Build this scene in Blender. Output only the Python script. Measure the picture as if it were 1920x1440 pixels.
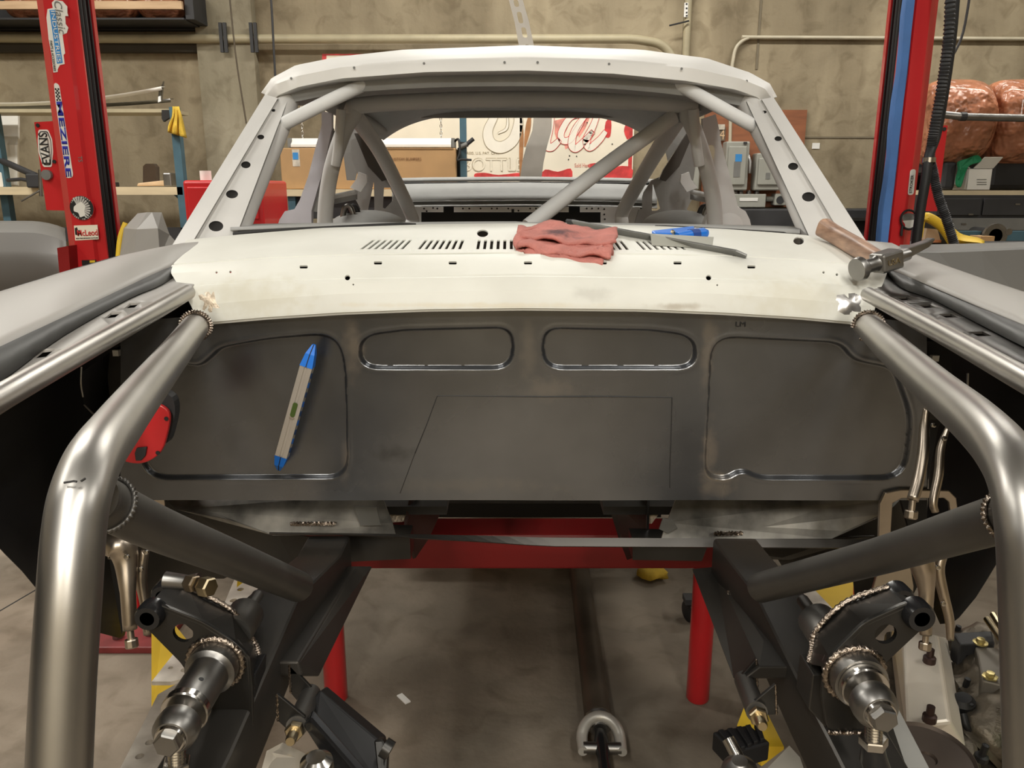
import bpy, bmesh, math, random
import numpy as np
from mathutils import Vector, Matrix, Euler
from mathutils.bvhtree import BVHTree
random.seed(7); rng = np.random.default_rng(7)
for o in list(bpy.data.objects): bpy.data.objects.remove(o)
SC = bpy.context.scene
COL = SC.collection
# ---------------------------------------------------------------- camera
F = 1490.0; CAMH = 1.5; PITCH = math.radians(13.9)
cp, sp = math.cos(PITCH), math.sin(PITCH)
cam = bpy.data.cameras.new('camera'); cam_o = bpy.data.objects.new('camera', cam); COL.objects.link(cam_o)
cam.sensor_width = 36; cam.lens = F/1920*36; cam.clip_start = .02
cam_o.location = (0, 0, CAMH); cam_o.rotation_euler = (math.pi/2-PITCH, 0, 0)
SC.camera = cam_o
# ---------------------------------------------------------------- light and exposure
SC.view_settings.view_transform = 'Standard'; SC.view_settings.look = 'None'
SC.view_settings.gamma = 1; SC.view_settings.use_curve_mapping = False
SC.view_settings.exposure = 0.0
w = bpy.data.worlds.new('world'); SC.world = w; w.use_nodes = True
w.node_tree.nodes['Background'].inputs[0].default_value = (.9, .92, 1, 1)
w.node_tree.nodes['Background'].inputs[1].default_value = .15
def lamp(loc, sx, sy, power, col=(1, .965, .89), rot=(0, 0, 0)):
    l = bpy.data.lights.new('ceiling_or_fill_light', 'AREA'); l.shape = 'RECTANGLE'; l.size = sx; l.size_y = sy
    l.energy = power; l.color = col
    o = bpy.data.objects.new('ceiling_or_fill_light', l); COL.objects.link(o); o.location = loc; o.rotation_euler = rot
for lx in (-1.0, 1.05):
    lamp((lx, -.8, 3.75), .25, 1.8, 54)
    lamp((lx*.8, -2.4, 3.1), .25, .9, 72)  # low row added out of view to brighten the car interior
for lx, ly, pw in ((-3.0, 3.7, 105), (.2, 4.85, 85), (3.2, 4.85, 56)):
    lamp((lx, ly, 3.9), 1.9, .22, pw)
for lx in (-3.2, 3.3):
    lamp((lx, 1.4, 3.9), .22, 1.9, 45)
# ---------------------------------------------------------------- helpers
def D(px, py, d):
    a = (px-960)/F; b = (720-py)/F
    return Vector((a*d, (cp+b*sp)*d, CAMH+(-sp+b*cp)*d))
def ray(px, py): return (D(px, py, 1)-Vector((0, 0, CAMH)))
def Y(px, py, y):
    r = ray(px, py); return Vector((0, 0, CAMH))+r*(y/r.y)
def Z(px, py, z):
    r = ray(px, py); return Vector((0, 0, CAMH))+r*((z-CAMH)/r.z)
def X(px, py, x):
    r = ray(px, py); return Vector((0, 0, CAMH))+r*(x/r.x)
V = Vector
def lerp(a, b, t): return a+(b-a)*t
def interp(pts, t):           # piecewise linear through list of tuples, t in [0,1] by first coordinate
    xs = [p[0] for p in pts]; x = lerp(xs[0], xs[-1], t)
    return [float(np.interp(x, xs, [p[k] for p in pts])) for k in range(len(pts[0]))]
def smooth_pts(pts, n=8, closed=False):
    P = [V(p) for p in pts]; out = []; L = len(P)
    rng_ = range(L if closed else L-1)
    for i in rng_:
        p0 = P[i-1] if (i > 0 or closed) else P[0]*2-P[1]
        p1 = P[i]; p2 = P[(i+1) % L]
        p3 = P[(i+2) % L] if (i+2 < L or closed) else P[-1]*2-P[-2]
        for k in range(n):
            t = k/n
            out.append(.5*((2*p1)+(p2-p0)*t+(2*p0-5*p1+4*p2-p3)*t*t+(3*p1-p0-3*p2+p3)*t**3))
    if not closed: out.append(P[-1])
    return out
def round_poly(pts, r, n=5):
    out = []; L = len(pts)
    for i in range(L):
        p = V(pts[i]); a = V(pts[i-1]); b = V(pts[(i+1) % L])
        rr = r[i] if isinstance(r, (list, tuple)) else r
        da = (a-p); db = (b-p)
        ra = min(rr, da.length*.48); rb = min(rr, db.length*.48)
        if rr <= 0 or da.length < 1e-9 or db.length < 1e-9: out.append(p); continue
        pa = p+da.normalized()*ra; pb = p+db.normalized()*rb
        for k in range(n+1):
            t = k/n; out.append(pa*(1-t)**2+p*2*t*(1-t)+pb*t*t)
    return out
def setprop(o, label=None, cat=None, group=None, kind=None):
    if label: o['label'] = label
    if cat: o['category'] = cat
    if group: o['group'] = group
    if kind: o['kind'] = kind
    return o
def attach(o, parent):
    if parent is not None:
        o.parent = parent; o.matrix_parent_inverse = Matrix.Translation(-V(parent.location))
def root(name, loc, label, cat, group=None):
    o = bpy.data.objects.new(name, None); COL.objects.link(o); o.location = loc; o.empty_display_size = .1
    return setprop(o, label, cat, group)
def obj(name, bm, m, parent=None, smooth=False, label=None, bevel=0, solid=0, sub=0, auto=None):
    me = bpy.data.meshes.new(name)
    bmesh.ops.recalc_face_normals(bm, faces=bm.faces)
    bm.normal_update()
    vs = [v.co for v in bm.verts]
    mn = V([min(v[i] for v in vs) for i in range(3)]); mx = V([max(v[i] for v in vs) for i in range(3)])
    c = (mn+mx)/2
    bmesh.ops.translate(bm, verts=bm.verts, vec=-c)
    for f in bm.faces: f.smooth = smooth
    bm.to_mesh(me); bm.free()
    if m: me.materials.append(m)
    o = bpy.data.objects.new(name, me); COL.objects.link(o); o.location = c
    attach(o, parent)
    if label: o['label'] = label
    if solid:
        md = o.modifiers.new('solid', 'SOLIDIFY'); md.thickness = abs(solid); md.offset = -1 if solid > 0 else 1
    if bevel:
        md = o.modifiers.new('bevel', 'BEVEL'); md.width = bevel; md.segments = 2; md.limit_method = 'ANGLE'; md.angle_limit = .6
    if sub:
        md = o.modifiers.new('sub', 'SUBSURF'); md.levels = sub; md.render_levels = sub
    if smooth and auto is not None:
        try: me.set_sharp_from_angle(angle=math.radians(auto))
        except Exception: pass
    return o
def thing(o, label, cat, group=None): return setprop(o, label, cat, group)
def bm_box(bm, c, s, R=None):
    c = V(c); hs = V(s)*.5; vs = []
    for x in (-1, 1):
        for y in (-1, 1):
            for z in (-1, 1):
                p = V((x*hs.x, y*hs.y, z*hs.z))
                if R is not None: p = R @ p
                vs.append(bm.verts.new(c+p))
    for f in ((0, 1, 3, 2), (4, 6, 7, 5), (0, 4, 5, 1), (2, 3, 7, 6), (0, 2, 6, 4), (1, 5, 7, 3)):
        bm.faces.new([vs[i] for i in f])
    return bm
def box(name, c, s, m, parent=None, R=None, bevel=0, label=None):
    return obj(name, bm_box(bmesh.new(), c, s, R), m, parent, bevel=bevel, label=label)
def bm_prism(bm, pts, vec):
    vec = V(vec); a = [bm.verts.new(V(p)) for p in pts]; b = [bm.verts.new(V(p)+vec) for p in pts]
    n = len(a)
    bm.faces.new(a); bm.faces.new(b[::-1])
    for i in range(n): bm.faces.new((a[i], b[i], b[(i+1) % n], a[(i+1) % n]))
    return bm
def prism(name, pts, vec, m, parent=None, bevel=0, smooth=False, label=None, auto=40):
    return obj(name, bm_prism(bmesh.new(), pts, vec), m, parent, smooth=smooth, bevel=bevel, label=label, auto=auto)
def frames(P):
    T = []
    for i in range(len(P)):
        t = (P[min(i+1, len(P)-1)]-P[max(i-1, 0)])
        T.append(t.normalized() if t.length > 1e-9 else V((0, 0, 1)))
    n = T[0].orthogonal().normalized(); out = []
    for t in T:
        n = (n-t*n.dot(t)); n = n.normalized() if n.length > 1e-6 else t.orthogonal().normalized()
        out.append((t, n, t.cross(n)))
    return out
def bm_tube(bm, P, r, seg=16, cap=True, closed=False):
    P = [V(p) for p in P]; fr = frames(P); rings = []
    for i, (p, (t, n, b)) in enumerate(zip(P, fr)):
        rr = r[i] if isinstance(r, (list, tuple)) else r
        rings.append([bm.verts.new(p+(n*math.cos(2*math.pi*k/seg)+b*math.sin(2*math.pi*k/seg))*rr) for k in range(seg)])
    L = len(rings)
    for i in range(L-1 if not closed else L):
        A = rings[i]; B = rings[(i+1) % L]
        for k in range(seg): bm.faces.new((A[k], A[(k+1) % seg], B[(k+1) % seg], B[k]))
    if cap and not closed:
        bm.faces.new(rings[0][::-1]); bm.faces.new(rings[-1])
    return bm
def tube(name, P, r, m, parent=None, seg=16, label=None, smooth=True, cap=True, closed=False):
    return obj(name, bm_tube(bmesh.new(), P, r, seg, cap, closed), m, parent, smooth=smooth, label=label, auto=50)
def bm_lathe(bm, prof, o, d, seg=24, n0=None):
    o = V(o); d = V(d).normalized(); n = n0 or d.orthogonal().normalized(); b = d.cross(n); rings = []
    for r, h in prof:
        if r < 1e-6: rings.append([bm.verts.new(o+d*h)])
        else: rings.append([bm.verts.new(o+d*h+(n*math.cos(2*math.pi*k/seg)+b*math.sin(2*math.pi*k/seg))*r) for k in range(seg)])
    for A, B in zip(rings, rings[1:]):
        for k in range(seg):
            k2 = (k+1) % seg
            if len(A) == 1 and len(B) == 1: continue
            if len(A) == 1: bm.faces.new((A[0], B[k2], B[k]))
            elif len(B) == 1: bm.faces.new((A[k], A[k2], B[0]))
            else: bm.faces.new((A[k], A[k2], B[k2], B[k]))
    if len(rings[0]) > 1: bm.faces.new(rings[0][::-1])
    if len(rings[-1]) > 1: bm.faces.new(rings[-1])
    return bm
def lathe(name, prof, o, d, m, parent=None, seg=24, label=None, auto=35):
    return obj(name, bm_lathe(bmesh.new(), prof, o, d, seg), m, parent, smooth=True, label=label, auto=auto)
def bm_loft(bm, rows, closed=False):
    R = [[bm.verts.new(V(p)) for p in r] for r in rows]
    for A, B in zip(R, R[1:]):
        n = len(A)
        for k in range(n if closed else n-1): bm.faces.new((A[k], A[(k+1) % n], B[(k+1) % n], B[k]))
    return bm
def loft(name, rows, m, parent=None, solid=.003, smooth=True, label=None, auto=40, sub=0):
    return obj(name, bm_loft(bmesh.new(), rows), m, parent, smooth=smooth, solid=solid, label=label, auto=auto, sub=sub)
def bake(o):
    dg = bpy.context.evaluated_depsgraph_get(); dg.update()
    me = bpy.data.meshes.new_from_object(o.evaluated_get(dg)); o.modifiers.clear(); o.data = me; return o
def cut(o, cb):
    me = bpy.data.meshes.new('cutter'); bmesh.ops.recalc_face_normals(cb, faces=cb.faces); cb.to_mesh(me); cb.free()
    c = bpy.data.objects.new('cutter', me); COL.objects.link(c)
    md = o.modifiers.new('cut', 'BOOLEAN'); md.operation = 'DIFFERENCE'; md.solver = 'EXACT'; md.object = c
    bake(o); bpy.data.objects.remove(c); return o
def bvh_of(*objs):
    dg = bpy.context.evaluated_depsgraph_get(); dg.update(); vs = []; fs = []
    for o in objs:
        e = o.evaluated_get(dg); me = e.to_mesh(); n = len(vs); M_ = e.matrix_world
        vs += [M_ @ v.co for v in me.vertices]; fs += [tuple(i+n for i in p.vertices) for p in me.polygons]; e.to_mesh_clear()
    return BVHTree.FromPolygons(vs, fs)
def hit(b, px, py):
    r = ray(px, py).normalized(); loc, nor, i, d = b.ray_cast(V((0, 0, CAMH)), r)
    if loc is None: return None, None
    if nor.dot(r) > 0: nor = -nor
    return loc, nor
def hex_prof(name, c, d, r, h, m, parent, seg=6): 
    return obj(name, bm_lathe(bmesh.new(), [(r*.93, 0), (r, h*.12), (r, h*.85), (r*.88, h)], c, d, seg), m, parent)
FONT = {}
def text(name, s, c, h, m, parent, rot=0, width=None, depth=.001, shear=0, facing=None, bold=0):
    """flat lettering facing -Y (or basis `facing`), centred on c, letters h high, turned in its plane by rot degrees"""
    cu = bpy.data.curves.new('lettering', 'FONT'); cu.body = s; cu.size = 1; cu.align_x = 'CENTER'; cu.align_y = 'CENTER'
    cu.extrude = 0; cu.shear = shear; cu.offset = bold; cu.resolution_u = 3
    t = bpy.data.objects.new('tmp', cu); COL.objects.link(t)
    dg = bpy.context.evaluated_depsgraph_get(); dg.update()
    me = bpy.data.meshes.new_from_object(t.evaluated_get(dg)); bpy.data.objects.remove(t)
    xs = [v.co.x for v in me.vertices]; ys = [v.co.y for v in me.vertices]
    cx, cy = (min(xs)+max(xs))/2, (min(ys)+max(ys))/2
    sy = h/(max(ys)-min(ys)); sx = sy if width is None else width/(max(xs)-min(xs))
    R = facing or Matrix(((1, 0, 0), (0, 0, -1), (0, 1, 0)))
    q = Matrix.Rotation(math.radians(rot), 3, 'Z')
    for v in me.vertices:
        v.co = R @ (q @ V(((v.co.x-cx)*sx, (v.co.y-cy)*sy, 0)))
    me.materials.clear(); me.materials.append(m)
    o = bpy.data.objects.new(name, me); COL.objects.link(o); o.location = c; attach(o, parent)
    md = o.modifiers.new('solid', 'SOLIDIFY'); md.thickness = depth; md.offset = 0
    return o
# ---------------------------------------------------------------- materials
def srgb(*c):
    return tuple((x/255/12.92 if x/255 <= .04045 else ((x/255+.055)/1.055)**2.4) for x in c)
def M(name, col, rough=.5, metal=0., var=.12, scale=6., bump=0., bscale=None, rvar=.1, stretch=(1, 1, 1), detail=5, col2=None, coat=0, bdist=.01):
    m = bpy.data.materials.new(name); m.use_nodes = True; nt = m.node_tree; N = nt.nodes; L = nt.links
    b = N['Principled BSDF']; b.inputs['Metallic'].default_value = metal; b.inputs['Roughness'].default_value = rough
    if coat: b.inputs['Coat Weight'].default_value = coat
    tc = N.new('ShaderNodeTexCoord'); mp = N.new('ShaderNodeMapping'); mp.inputs['Scale'].default_value = stretch
    L.new(tc.outputs['Object'], mp.inputs[0])
    nz = N.new('ShaderNodeTexNoise'); nz.inputs['Scale'].default_value = scale; nz.inputs['Detail'].default_value = detail
    L.new(mp.outputs[0], nz.inputs['Vector'])
    cr = N.new('ShaderNodeValToRGB'); e = cr.color_ramp.elements
    c2 = col2 or tuple(c*(1-var) for c in col); c1 = tuple(min(1, c*(1+var)) for c in col)
    e[0].position = .32; e[1].position = .68
    e[0].color = (*c2, 1); e[1].color = (*c1, 1)
    L.new(nz.outputs[0], cr.inputs[0]); L.new(cr.outputs[0], b.inputs['Base Color'])
    if rvar:
        mr = N.new('ShaderNodeMapRange'); mr.inputs[3].default_value = max(.02, rough-rvar); mr.inputs[4].default_value = min(1, rough+rvar)
        L.new(nz.outputs[0], mr.inputs[0]); L.new(mr.outputs[0], b.inputs['Roughness'])
    if bump:
        n2 = N.new('ShaderNodeTexNoise'); n2.inputs['Scale'].default_value = bscale or scale*6; n2.inputs['Detail'].default_value = 3
        L.new(mp.outputs[0], n2.inputs['Vector'])
        bp = N.new('ShaderNodeBump'); bp.inputs['Strength'].default_value = bump; bp.inputs['Distance'].default_value = bdist
        L.new(n2.outputs[0], bp.inputs['Height']); L.new(bp.outputs[0], b.inputs['Normal'])
    return m
def stain(o, spots, name):
    """give object o its own copy of its material with irregular marks: (world centre, radii, colour, strength)"""
    m = o.data.materials[0].copy(); m.name = name; o.data.materials[0] = m; nt = m.node_tree; N = nt.nodes; L = nt.links
    b = N['Principled BSDF']; cur = b.inputs['Base Color'].links[0].from_socket
    tc = N.new('ShaderNodeTexCoord'); nz = N.new('ShaderNodeTexNoise'); nz.inputs['Scale'].default_value = 38; nz.inputs['Detail'].default_value = 6
    L.new(tc.outputs['Object'], nz.inputs['Vector'])
    for c, r, col, st_ in spots:
        c = V(c)-o.location
        mp = N.new('ShaderNodeVectorMath'); mp.operation = 'SUBTRACT'; mp.inputs[1].default_value = c; L.new(tc.outputs['Object'], mp.inputs[0])
        dv = N.new('ShaderNodeVectorMath'); dv.operation = 'DIVIDE'; dv.inputs[1].default_value = r; L.new(mp.outputs[0], dv.inputs[0])
        ln = N.new('ShaderNodeVectorMath'); ln.operation = 'LENGTH'; L.new(dv.outputs[0], ln.inputs[0])
        ad = N.new('ShaderNodeMath'); ad.operation = 'MULTIPLY_ADD'; ad.inputs[1].default_value = 1.6; L.new(nz.outputs[0], ad.inputs[0]); L.new(ln.outputs['Value'], ad.inputs[2])
        mr = N.new('ShaderNodeMapRange'); mr.interpolation_type = 'SMOOTHSTEP'; mr.inputs[1].default_value = .9; mr.inputs[2].default_value = 1.9; mr.inputs[3].default_value = st_; mr.inputs[4].default_value = 0
        L.new(ad.outputs[0], mr.inputs[0])
        mx = N.new('ShaderNodeMixRGB'); mx.inputs[2].default_value = (*col, 1); L.new(mr.outputs[0], mx.inputs[0]); L.new(cur, mx.inputs[1]); cur = mx.outputs[0]
    L.new(cur, b.inputs['Base Color'])
def concrete(name, base, dark, streak=True):
    m = bpy.data.materials.new(name); m.use_nodes = True; nt = m.node_tree; N = nt.nodes; L = nt.links
    b = N['Principled BSDF']; b.inputs['Roughness'].default_value = .85
    tc = N.new('ShaderNodeTexCoord')
    def noise(sc, st, det=6, dist=0):
        mp = N.new('ShaderNodeMapping'); mp.inputs['Scale'].default_value = st; L.new(tc.outputs['Object'], mp.inputs[0])
        n = N.new('ShaderNodeTexNoise'); n.inputs['Scale'].default_value = sc; n.inputs['Detail'].default_value = det; n.inputs['Distortion'].default_value = dist
        L.new(mp.outputs[0], n.inputs['Vector']); return n
    def ramp(n, p0, p1, c0, c1):
        r = N.new('ShaderNodeValToRGB'); r.color_ramp.elements[0].position = p0; r.color_ramp.elements[1].position = p1
        r.color_ramp.elements[0].color = (*c0, 1); r.color_ramp.elements[1].color = (*c1, 1); L.new(n.outputs[0], r.inputs[0]); return r
    def mix(a, b_, mode, f):
        x = N.new('ShaderNodeMixRGB'); x.blend_type = mode; x.inputs[0].default_value = f
        L.new(a.outputs[0], x.inputs[1]); L.new(b_.outputs[0], x.inputs[2]); return x
    a = ramp(noise(1.1, (1, 1, 1), 8, .6), .35, .65, dark, base)
    s = ramp(noise(3.0, (1, 1, .12) if streak else (1, 1, 1), 6, .3), .3, .6, (.55, .52, .48), (1, 1, 1))
    g = ramp(noise(7, (1, 1, 1), 8, .8), .33, .5, (.6, .57, .52), (1, 1, 1))
    x = mix(mix(a, s, 'MULTIPLY', .75), g, 'MULTIPLY', .6)
    L.new(x.outputs[0], b.inputs['Base Color'])
    n2 = noise(40, (1, 1, 1), 4); bp = N.new('ShaderNodeBump'); bp.inputs['Strength'].default_value = .25; bp.inputs['Distance'].default_value = .01
    L.new(n2.outputs[0], bp.inputs['Height']); L.new(bp.outputs[0], b.inputs['Normal'])
    return m
mt_wall = concrete('wall_concrete', (.42, .352, .235), (.26, .215, .14))
mt_pil = concrete('pilaster_concrete', (.37, .33, .24), (.29, .26, .18))
mt_floor = concrete('floor_concrete', (.31, .255, .195), (.15, .128, .098), False)
mt_ceil = M('ceiling_paint', (.25, .25, .24), .9)
mt_white_primer = M('cream_primer', (.70, .70, .645), .5, var=.05, scale=5, bump=.03, col2=(.65, .645, .585))
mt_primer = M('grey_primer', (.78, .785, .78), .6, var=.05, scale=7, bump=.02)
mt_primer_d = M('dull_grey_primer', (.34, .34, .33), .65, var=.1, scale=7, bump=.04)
mt_lav = M('lavender_primer', (.76, .76, .84), .6, var=.08)
mt_fender = M('fender_grey_primer', (.31, .295, .275), .5, var=.06, scale=3)
mt_black = M('black_paint', (.008, .008, .009), .55, var=.3)
mt_blackgloss = M('black_gloss', (.012, .012, .013), .25, var=.2)
mt_panel = M('dark_grey_panel', (.13, .125, .115), .5, var=.08, scale=3)
mt_fedge = M('fender_edge_dark', (.065, .065, .063), .5, var=.15, scale=6)  # flange colour, darker than the fender top
mt_fw = M('firewall_sheet_steel', (.185, .19, .20), .27, .88, var=.35, scale=2.2, rvar=.09, bump=.02, bscale=60)
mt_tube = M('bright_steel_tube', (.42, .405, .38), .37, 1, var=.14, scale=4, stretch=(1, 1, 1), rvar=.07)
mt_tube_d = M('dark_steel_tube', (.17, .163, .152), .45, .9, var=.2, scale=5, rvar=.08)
mt_rail = M('dark_rail_steel', (.075, .070, .064), .42, .8, var=.2, scale=4, rvar=.1)
mt_brkt = M('black_bracket_steel', (.05, .048, .045), .35, .8, var=.25, scale=8)
mt_chrome = M('machined_steel', (.55, .53, .50), .2, 1, var=.08)
mt_satin = M('satin_steel', (.27, .262, .25), .38, 1, var=.15, scale=12)
mt_zinc = M('zinc_plated_steel', (.48, .40, .26), .3, 1, var=.15)
mt_weld = M('weld_bead', (.36, .30, .25), .28, 1, var=.4, scale=60, bump=.4, bscale=200)
mt_nickel = M('nickel_plier_steel', (.55, .48, .40), .33, 1, var=.12, scale=15)
mt_red = M('red_gloss_paint', (.56, .018, .022), .35, var=.08, scale=2, coat=.3)
mt_red_d = M('red_stand_paint', (.24, .008, .009), .4, var=.1, scale=4)
mt_redplate = M('red_baseplate_paint', (.22, .03, .03), .5, var=.3, scale=9)
mt_blue_pad = M('blue_pad', (.075, .19, .48), .75, var=.1, scale=9, bump=.1)
mt_blue_steel = M('blue_rack_paint', (.06, .13, .17), .5, var=.2)
mt_blue = M('blue_plastic', (.005, .16, .66), .4, var=.06)
mt_yellow = M('yellow_paint', (.75, .50, .03), .45, var=.12)
mt_yrag = M('yellow_cloth', (.62, .42, .05), .9, var=.2, scale=14, bump=.3)
mt_pink = M('pink_cloth', (.50, .185, .155), .95, var=.16, scale=20, bump=.35, bscale=160)
mt_soil = M('soiled_pink_cloth', (.20, .10, .11), .95, var=.3, scale=30)
mt_card = M('cardboard', (.46, .28, .13), .85, var=.08)
mt_white = M('white_enamel', (.80, .78, .72), .45, var=.04)
mt_paper = M('white_paper', (.80, .79, .75), .8, var=.04)
mt_sign = M('sign_cream_paint', (.88, .81, .66), .6, var=.06, scale=3)
mt_signred = M('sign_red_paint', (.62, .05, .05), .6, var=.35, scale=12)
mt_signpink = M('faded_sign_red', (.74, .30, .24), .7, var=.35, scale=14)
mt_rust = M('rust_stain', (.40, .19, .08), .8, var=.3, scale=12)
mt_line = M('faint_drawn_line', (.45, .38, .26), .7)
mt_wood = M('pale_wood', (.62, .44, .27), .7, var=.18, scale=3, stretch=(1, 8, 8), col2=(.50, .33, .19))
mt_bench = M('bench_wood', (.66, .55, .36), .6, var=.1, scale=3, stretch=(1, 6, 6))
mt_ply = M('red_plywood', (.27, .10, .045), .75, var=.2, scale=4, stretch=(1, 1, 6))
mt_walnut = M('worn_hammer_wood', (.40, .25, .17), .45, var=.3, scale=9, stretch=(6, 1, 6), col2=(.16, .085, .055))
mt_conduit = M('conduit_paint', (.40, .35, .23), .5, var=.12)
mt_elec = M('electrical_grey', (.34, .34, .30), .5, var=.06)
mt_orange = M('orange_film_wrap', (.42, .165, .085), .34, var=.25, scale=7, bump=1, bscale=6, coat=.25, bdist=.12)
mt_dark = M('dark_grey_plastic', (.03, .03, .032), .6, var=.25)
mt_grey = M('mid_grey', (.18, .18, .17), .6, var=.15)
mt_green = M('green_glove', (.01, .20, .08), .7, var=.2)
mt_lime = M('lime_plastic', (.25, .55, .05), .5)
mt_cast = M('cast_aluminium', (.17, .145, .112), .5, .75, var=.3, scale=14, bump=.4, bscale=50)
mt_alu = M('valve_cover_aluminium', (.84, .77, .66), .34, .3, var=.10, scale=4, rvar=.06)
mt_perf = M('white_perforated_bar', (.74, .69, .61), .5, .2, var=.2, scale=9, col2=(.40, .36, .31))
mt_blacktxt = M('black_print', (.01, .01, .01), .6)
mt_redtxt = M('red_print', (.60, .02, .02), .6)
mt_bluetxt = M('blue_print', (.015, .02, .33), .6)
mt_bluelab = M('blue_label', (.04, .25, .60), .6)
mt_vial = M('green_vial', (.05, .09, .015), .15)
mt_scratch = M('scribe_mark', (.015, .014, .013), .6)
mt_plastic = M('clear_bag', (.55, .50, .42), .2, var=.3, scale=20)
mt_heat = M('ground_bare_patch', (.62, .52, .40), .45, .35, var=.3, scale=25, bump=.5, bscale=70)
mt_bright = M('ground_bright_steel', (.82, .80, .78), .3, .9, var=.1, scale=20)
mt_blotch = M('toe_board_steel', (.28, .265, .235), .45, .4, var=.8, scale=9, rvar=.15)
# ================================================================ SETTING
YW = 6.4
def struct(o): o['kind'] = 'structure'; return o
struct(box('floor', (0, 1.7, -.05), (11, 9.6, .1), mt_floor))
struct(box('wall_back', (0, YW+.1, 2.1), (11, .2, 4.4), mt_wall))
struct(box('wall_left', (-5.4, 1.7, 2.1), (.2, 9.6, 4.4), mt_wall))
struct(box('wall_right', (5.4, 1.7, 2.1), (.2, 9.6, 4.4), mt_wall))
struct(box('wall_front', (0, -3.0, 2.1), (11, .2, 4.4), mt_wall))
struct(box('ceiling', (0, 1.7, 4.35), (11, 9.6, .1), mt_ceil))
def wbox(name, x0, y0, x1, y1, yy, dep, m, parent=None, bevel=0, label=None):
    """box whose front face spans the pixel rectangle at world depth yy"""
    xm, ym = (x0+x1)/2, (y0+y1)/2
    l = Y(x0, ym, yy).x; r = Y(x1, ym, yy).x; t = Y(xm, y0, yy).z; b_ = Y(xm, y1, yy).z
    return box(name, ((l+r)/2, yy+dep/2, (t+b_)/2), (abs(r-l), dep, abs(t-b_)), m, parent, bevel=bevel, label=label)
pl = box('trim_1', (-2.12, YW-.05, 2.1), (.42, .1, 4.3), mt_pil); pl['kind'] = 'structure'
t2 = wbox('trim_2', -60, 80, 408, 97, YW-.08, .08, M('wall_band_dark', (.05, .042, .03), .9)); t2['kind'] = 'structure'  # dark band across the wall below the pipe
# wall panel joints (recess lines of the tilt-up wall)
for k, (x0, y0, x1, y1) in enumerate(((1276, -30, 1280, 330), (1422, -30, 1426, 130), (1500, 256, 1640, 259))):
    j = wbox('trim_%d' % (3+k), x0, y0, x1, y1, YW-.006, .006, M('joint_dark', (.19, .16, .11), .9)); j['kind'] = 'structure'
# ---------------------------------------------------------------- pipes and conduits on the wall
yp = YW-.11
pz = Y(600, 73, yp).z
P = [V((-5.2, yp, pz+.01)), V((-2, yp, pz)), V((Y(1180, 74, yp).x, yp, pz))]
P += smooth_pts([Y(1200, 75, yp), Y(1235, 82, yp), Y(1254, 98, yp), Y(1262, 125, yp), Y(1264, 200, yp), Y(1262, 330, yp)], 6)
pipe = thing(tube('wall_pipe', P, .032, mt_conduit, seg=14), 'thick painted pipe running along the upper concrete wall and bending down', 'pipe')
for px in (418, 475):
    for s in (-1, 1):
        wbox('strut_clamp', px-3+s*4, 42, px+3+s*4, 98, yp-.045, .02, mt_dark, pipe)
cn = root('vertical_conduit', (Y(1288, 0, YW-.05).x, YW-.05, 1.2), 'vertical conduit pipe on the wall behind the right roof corner', 'pipe')
xx = Y(1289, 40, YW-.05).x
tube('conduit', [(xx, YW-.05, 1.2), (xx, YW-.05, 4.2)], .028, mt_conduit, cn)
wbox('duct_tape_patch', 1283, 5, 1290, 32, YW-.085, .012, mt_paper, cn)
for py in (6, 14, 22, 28): wbox('tape_mark', 1286, py, 1289, py+3, YW-.087, .003, mt_blacktxt, cn)
P = [Y(1367, 330, YW-.03), Y(1371, 170, YW-.03)]+smooth_pts([Y(1373, 120, YW-.03), Y(1381, 88, YW-.03), Y(1404, 71, YW-.03), Y(1440, 70, YW-.03), Y(1960, 73, YW-.03)], 6)
thing(tube('thin_conduit', P, .013, M('thin_conduit_paint', (.55, .50, .38), .4), seg=10), 'thin pale conduit bending from the switch boxes along the right wall', 'pipe')
for (a, b_, r, lab) in (((430, -10), (462, 232), .006, 'slack brown wire hanging past the two pipe clamps'),
                        ((508, -10), (538, 420), .008, 'thick dark cable hanging left of the roof corner')):
    P = smooth_pts([Y(a[0], a[1], 5.9), Y((a[0]+b_[0])/2-3, (a[1]+b_[1])/2, 5.9), Y(b_[0], b_[1], 5.9)], 8)
    P[0].z = 4.29
    thing(tube('hanging_cable', P, r, mt_dark if r > .007 else M('brown_wire', (.09, .07, .045), .7), seg=8), lab, 'cable')
thing(tube('loose_wire', smooth_pts([Y(1255, 48, YW-.1), Y(1276, 43, YW-.1), Y(1292, 39, YW-.1)], 4), .006, mt_dark, seg=6), 'short bent wire tied to the vertical conduit', 'wire')
# ---------------------------------------------------------------- left rack
rk = root('storage_rack', (-3.0, 5.6, 0), 'blue steel storage rack on the left behind the left lift post', 'rack')
def post(px, py, yy, w_=.05, par=rk, m=mt_blue_steel, top=2.0, nm='upright'):
    x = Y(px, py, yy).x; return box(nm, (x, yy, top/2), (w_, .06, top), m, par)
post(337, 300, 5.4); post(337, 300, 6.0); post(2, 300, 5.5, .05); post(-30, 300, 6.0)
zs = Y(200, 204, 5.4).z; xl = -4.6; xr = Y(325, 204, 5.4).x
box('upper_shelf', ((xl+xr)/2, 5.52, zs-.012), (xr-xl, .26, .022), mt_conduit, rk)
zb = Y(200, 352, 5.4).z; xr2 = Y(345, 350, 5.4).x
box('bench_board', ((xl+xr2)/2, 5.7, zb-.02), (xr2-xl, .66, .05), mt_bench, rk)
prism('gusset', [Y(322, 362, 5.42), Y(345, 362, 5.42), Y(347, 400, 5.42), Y(340, 378, 5.42)], (0, .04, 0), mt_blue_steel, rk)
zl = Y(200, 425, 5.4).z
box('lower_beam', ((xl+xr2)/2, 5.4, zl-.05), (xr2-xl, .06, .09), mt_dark, rk)
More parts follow.
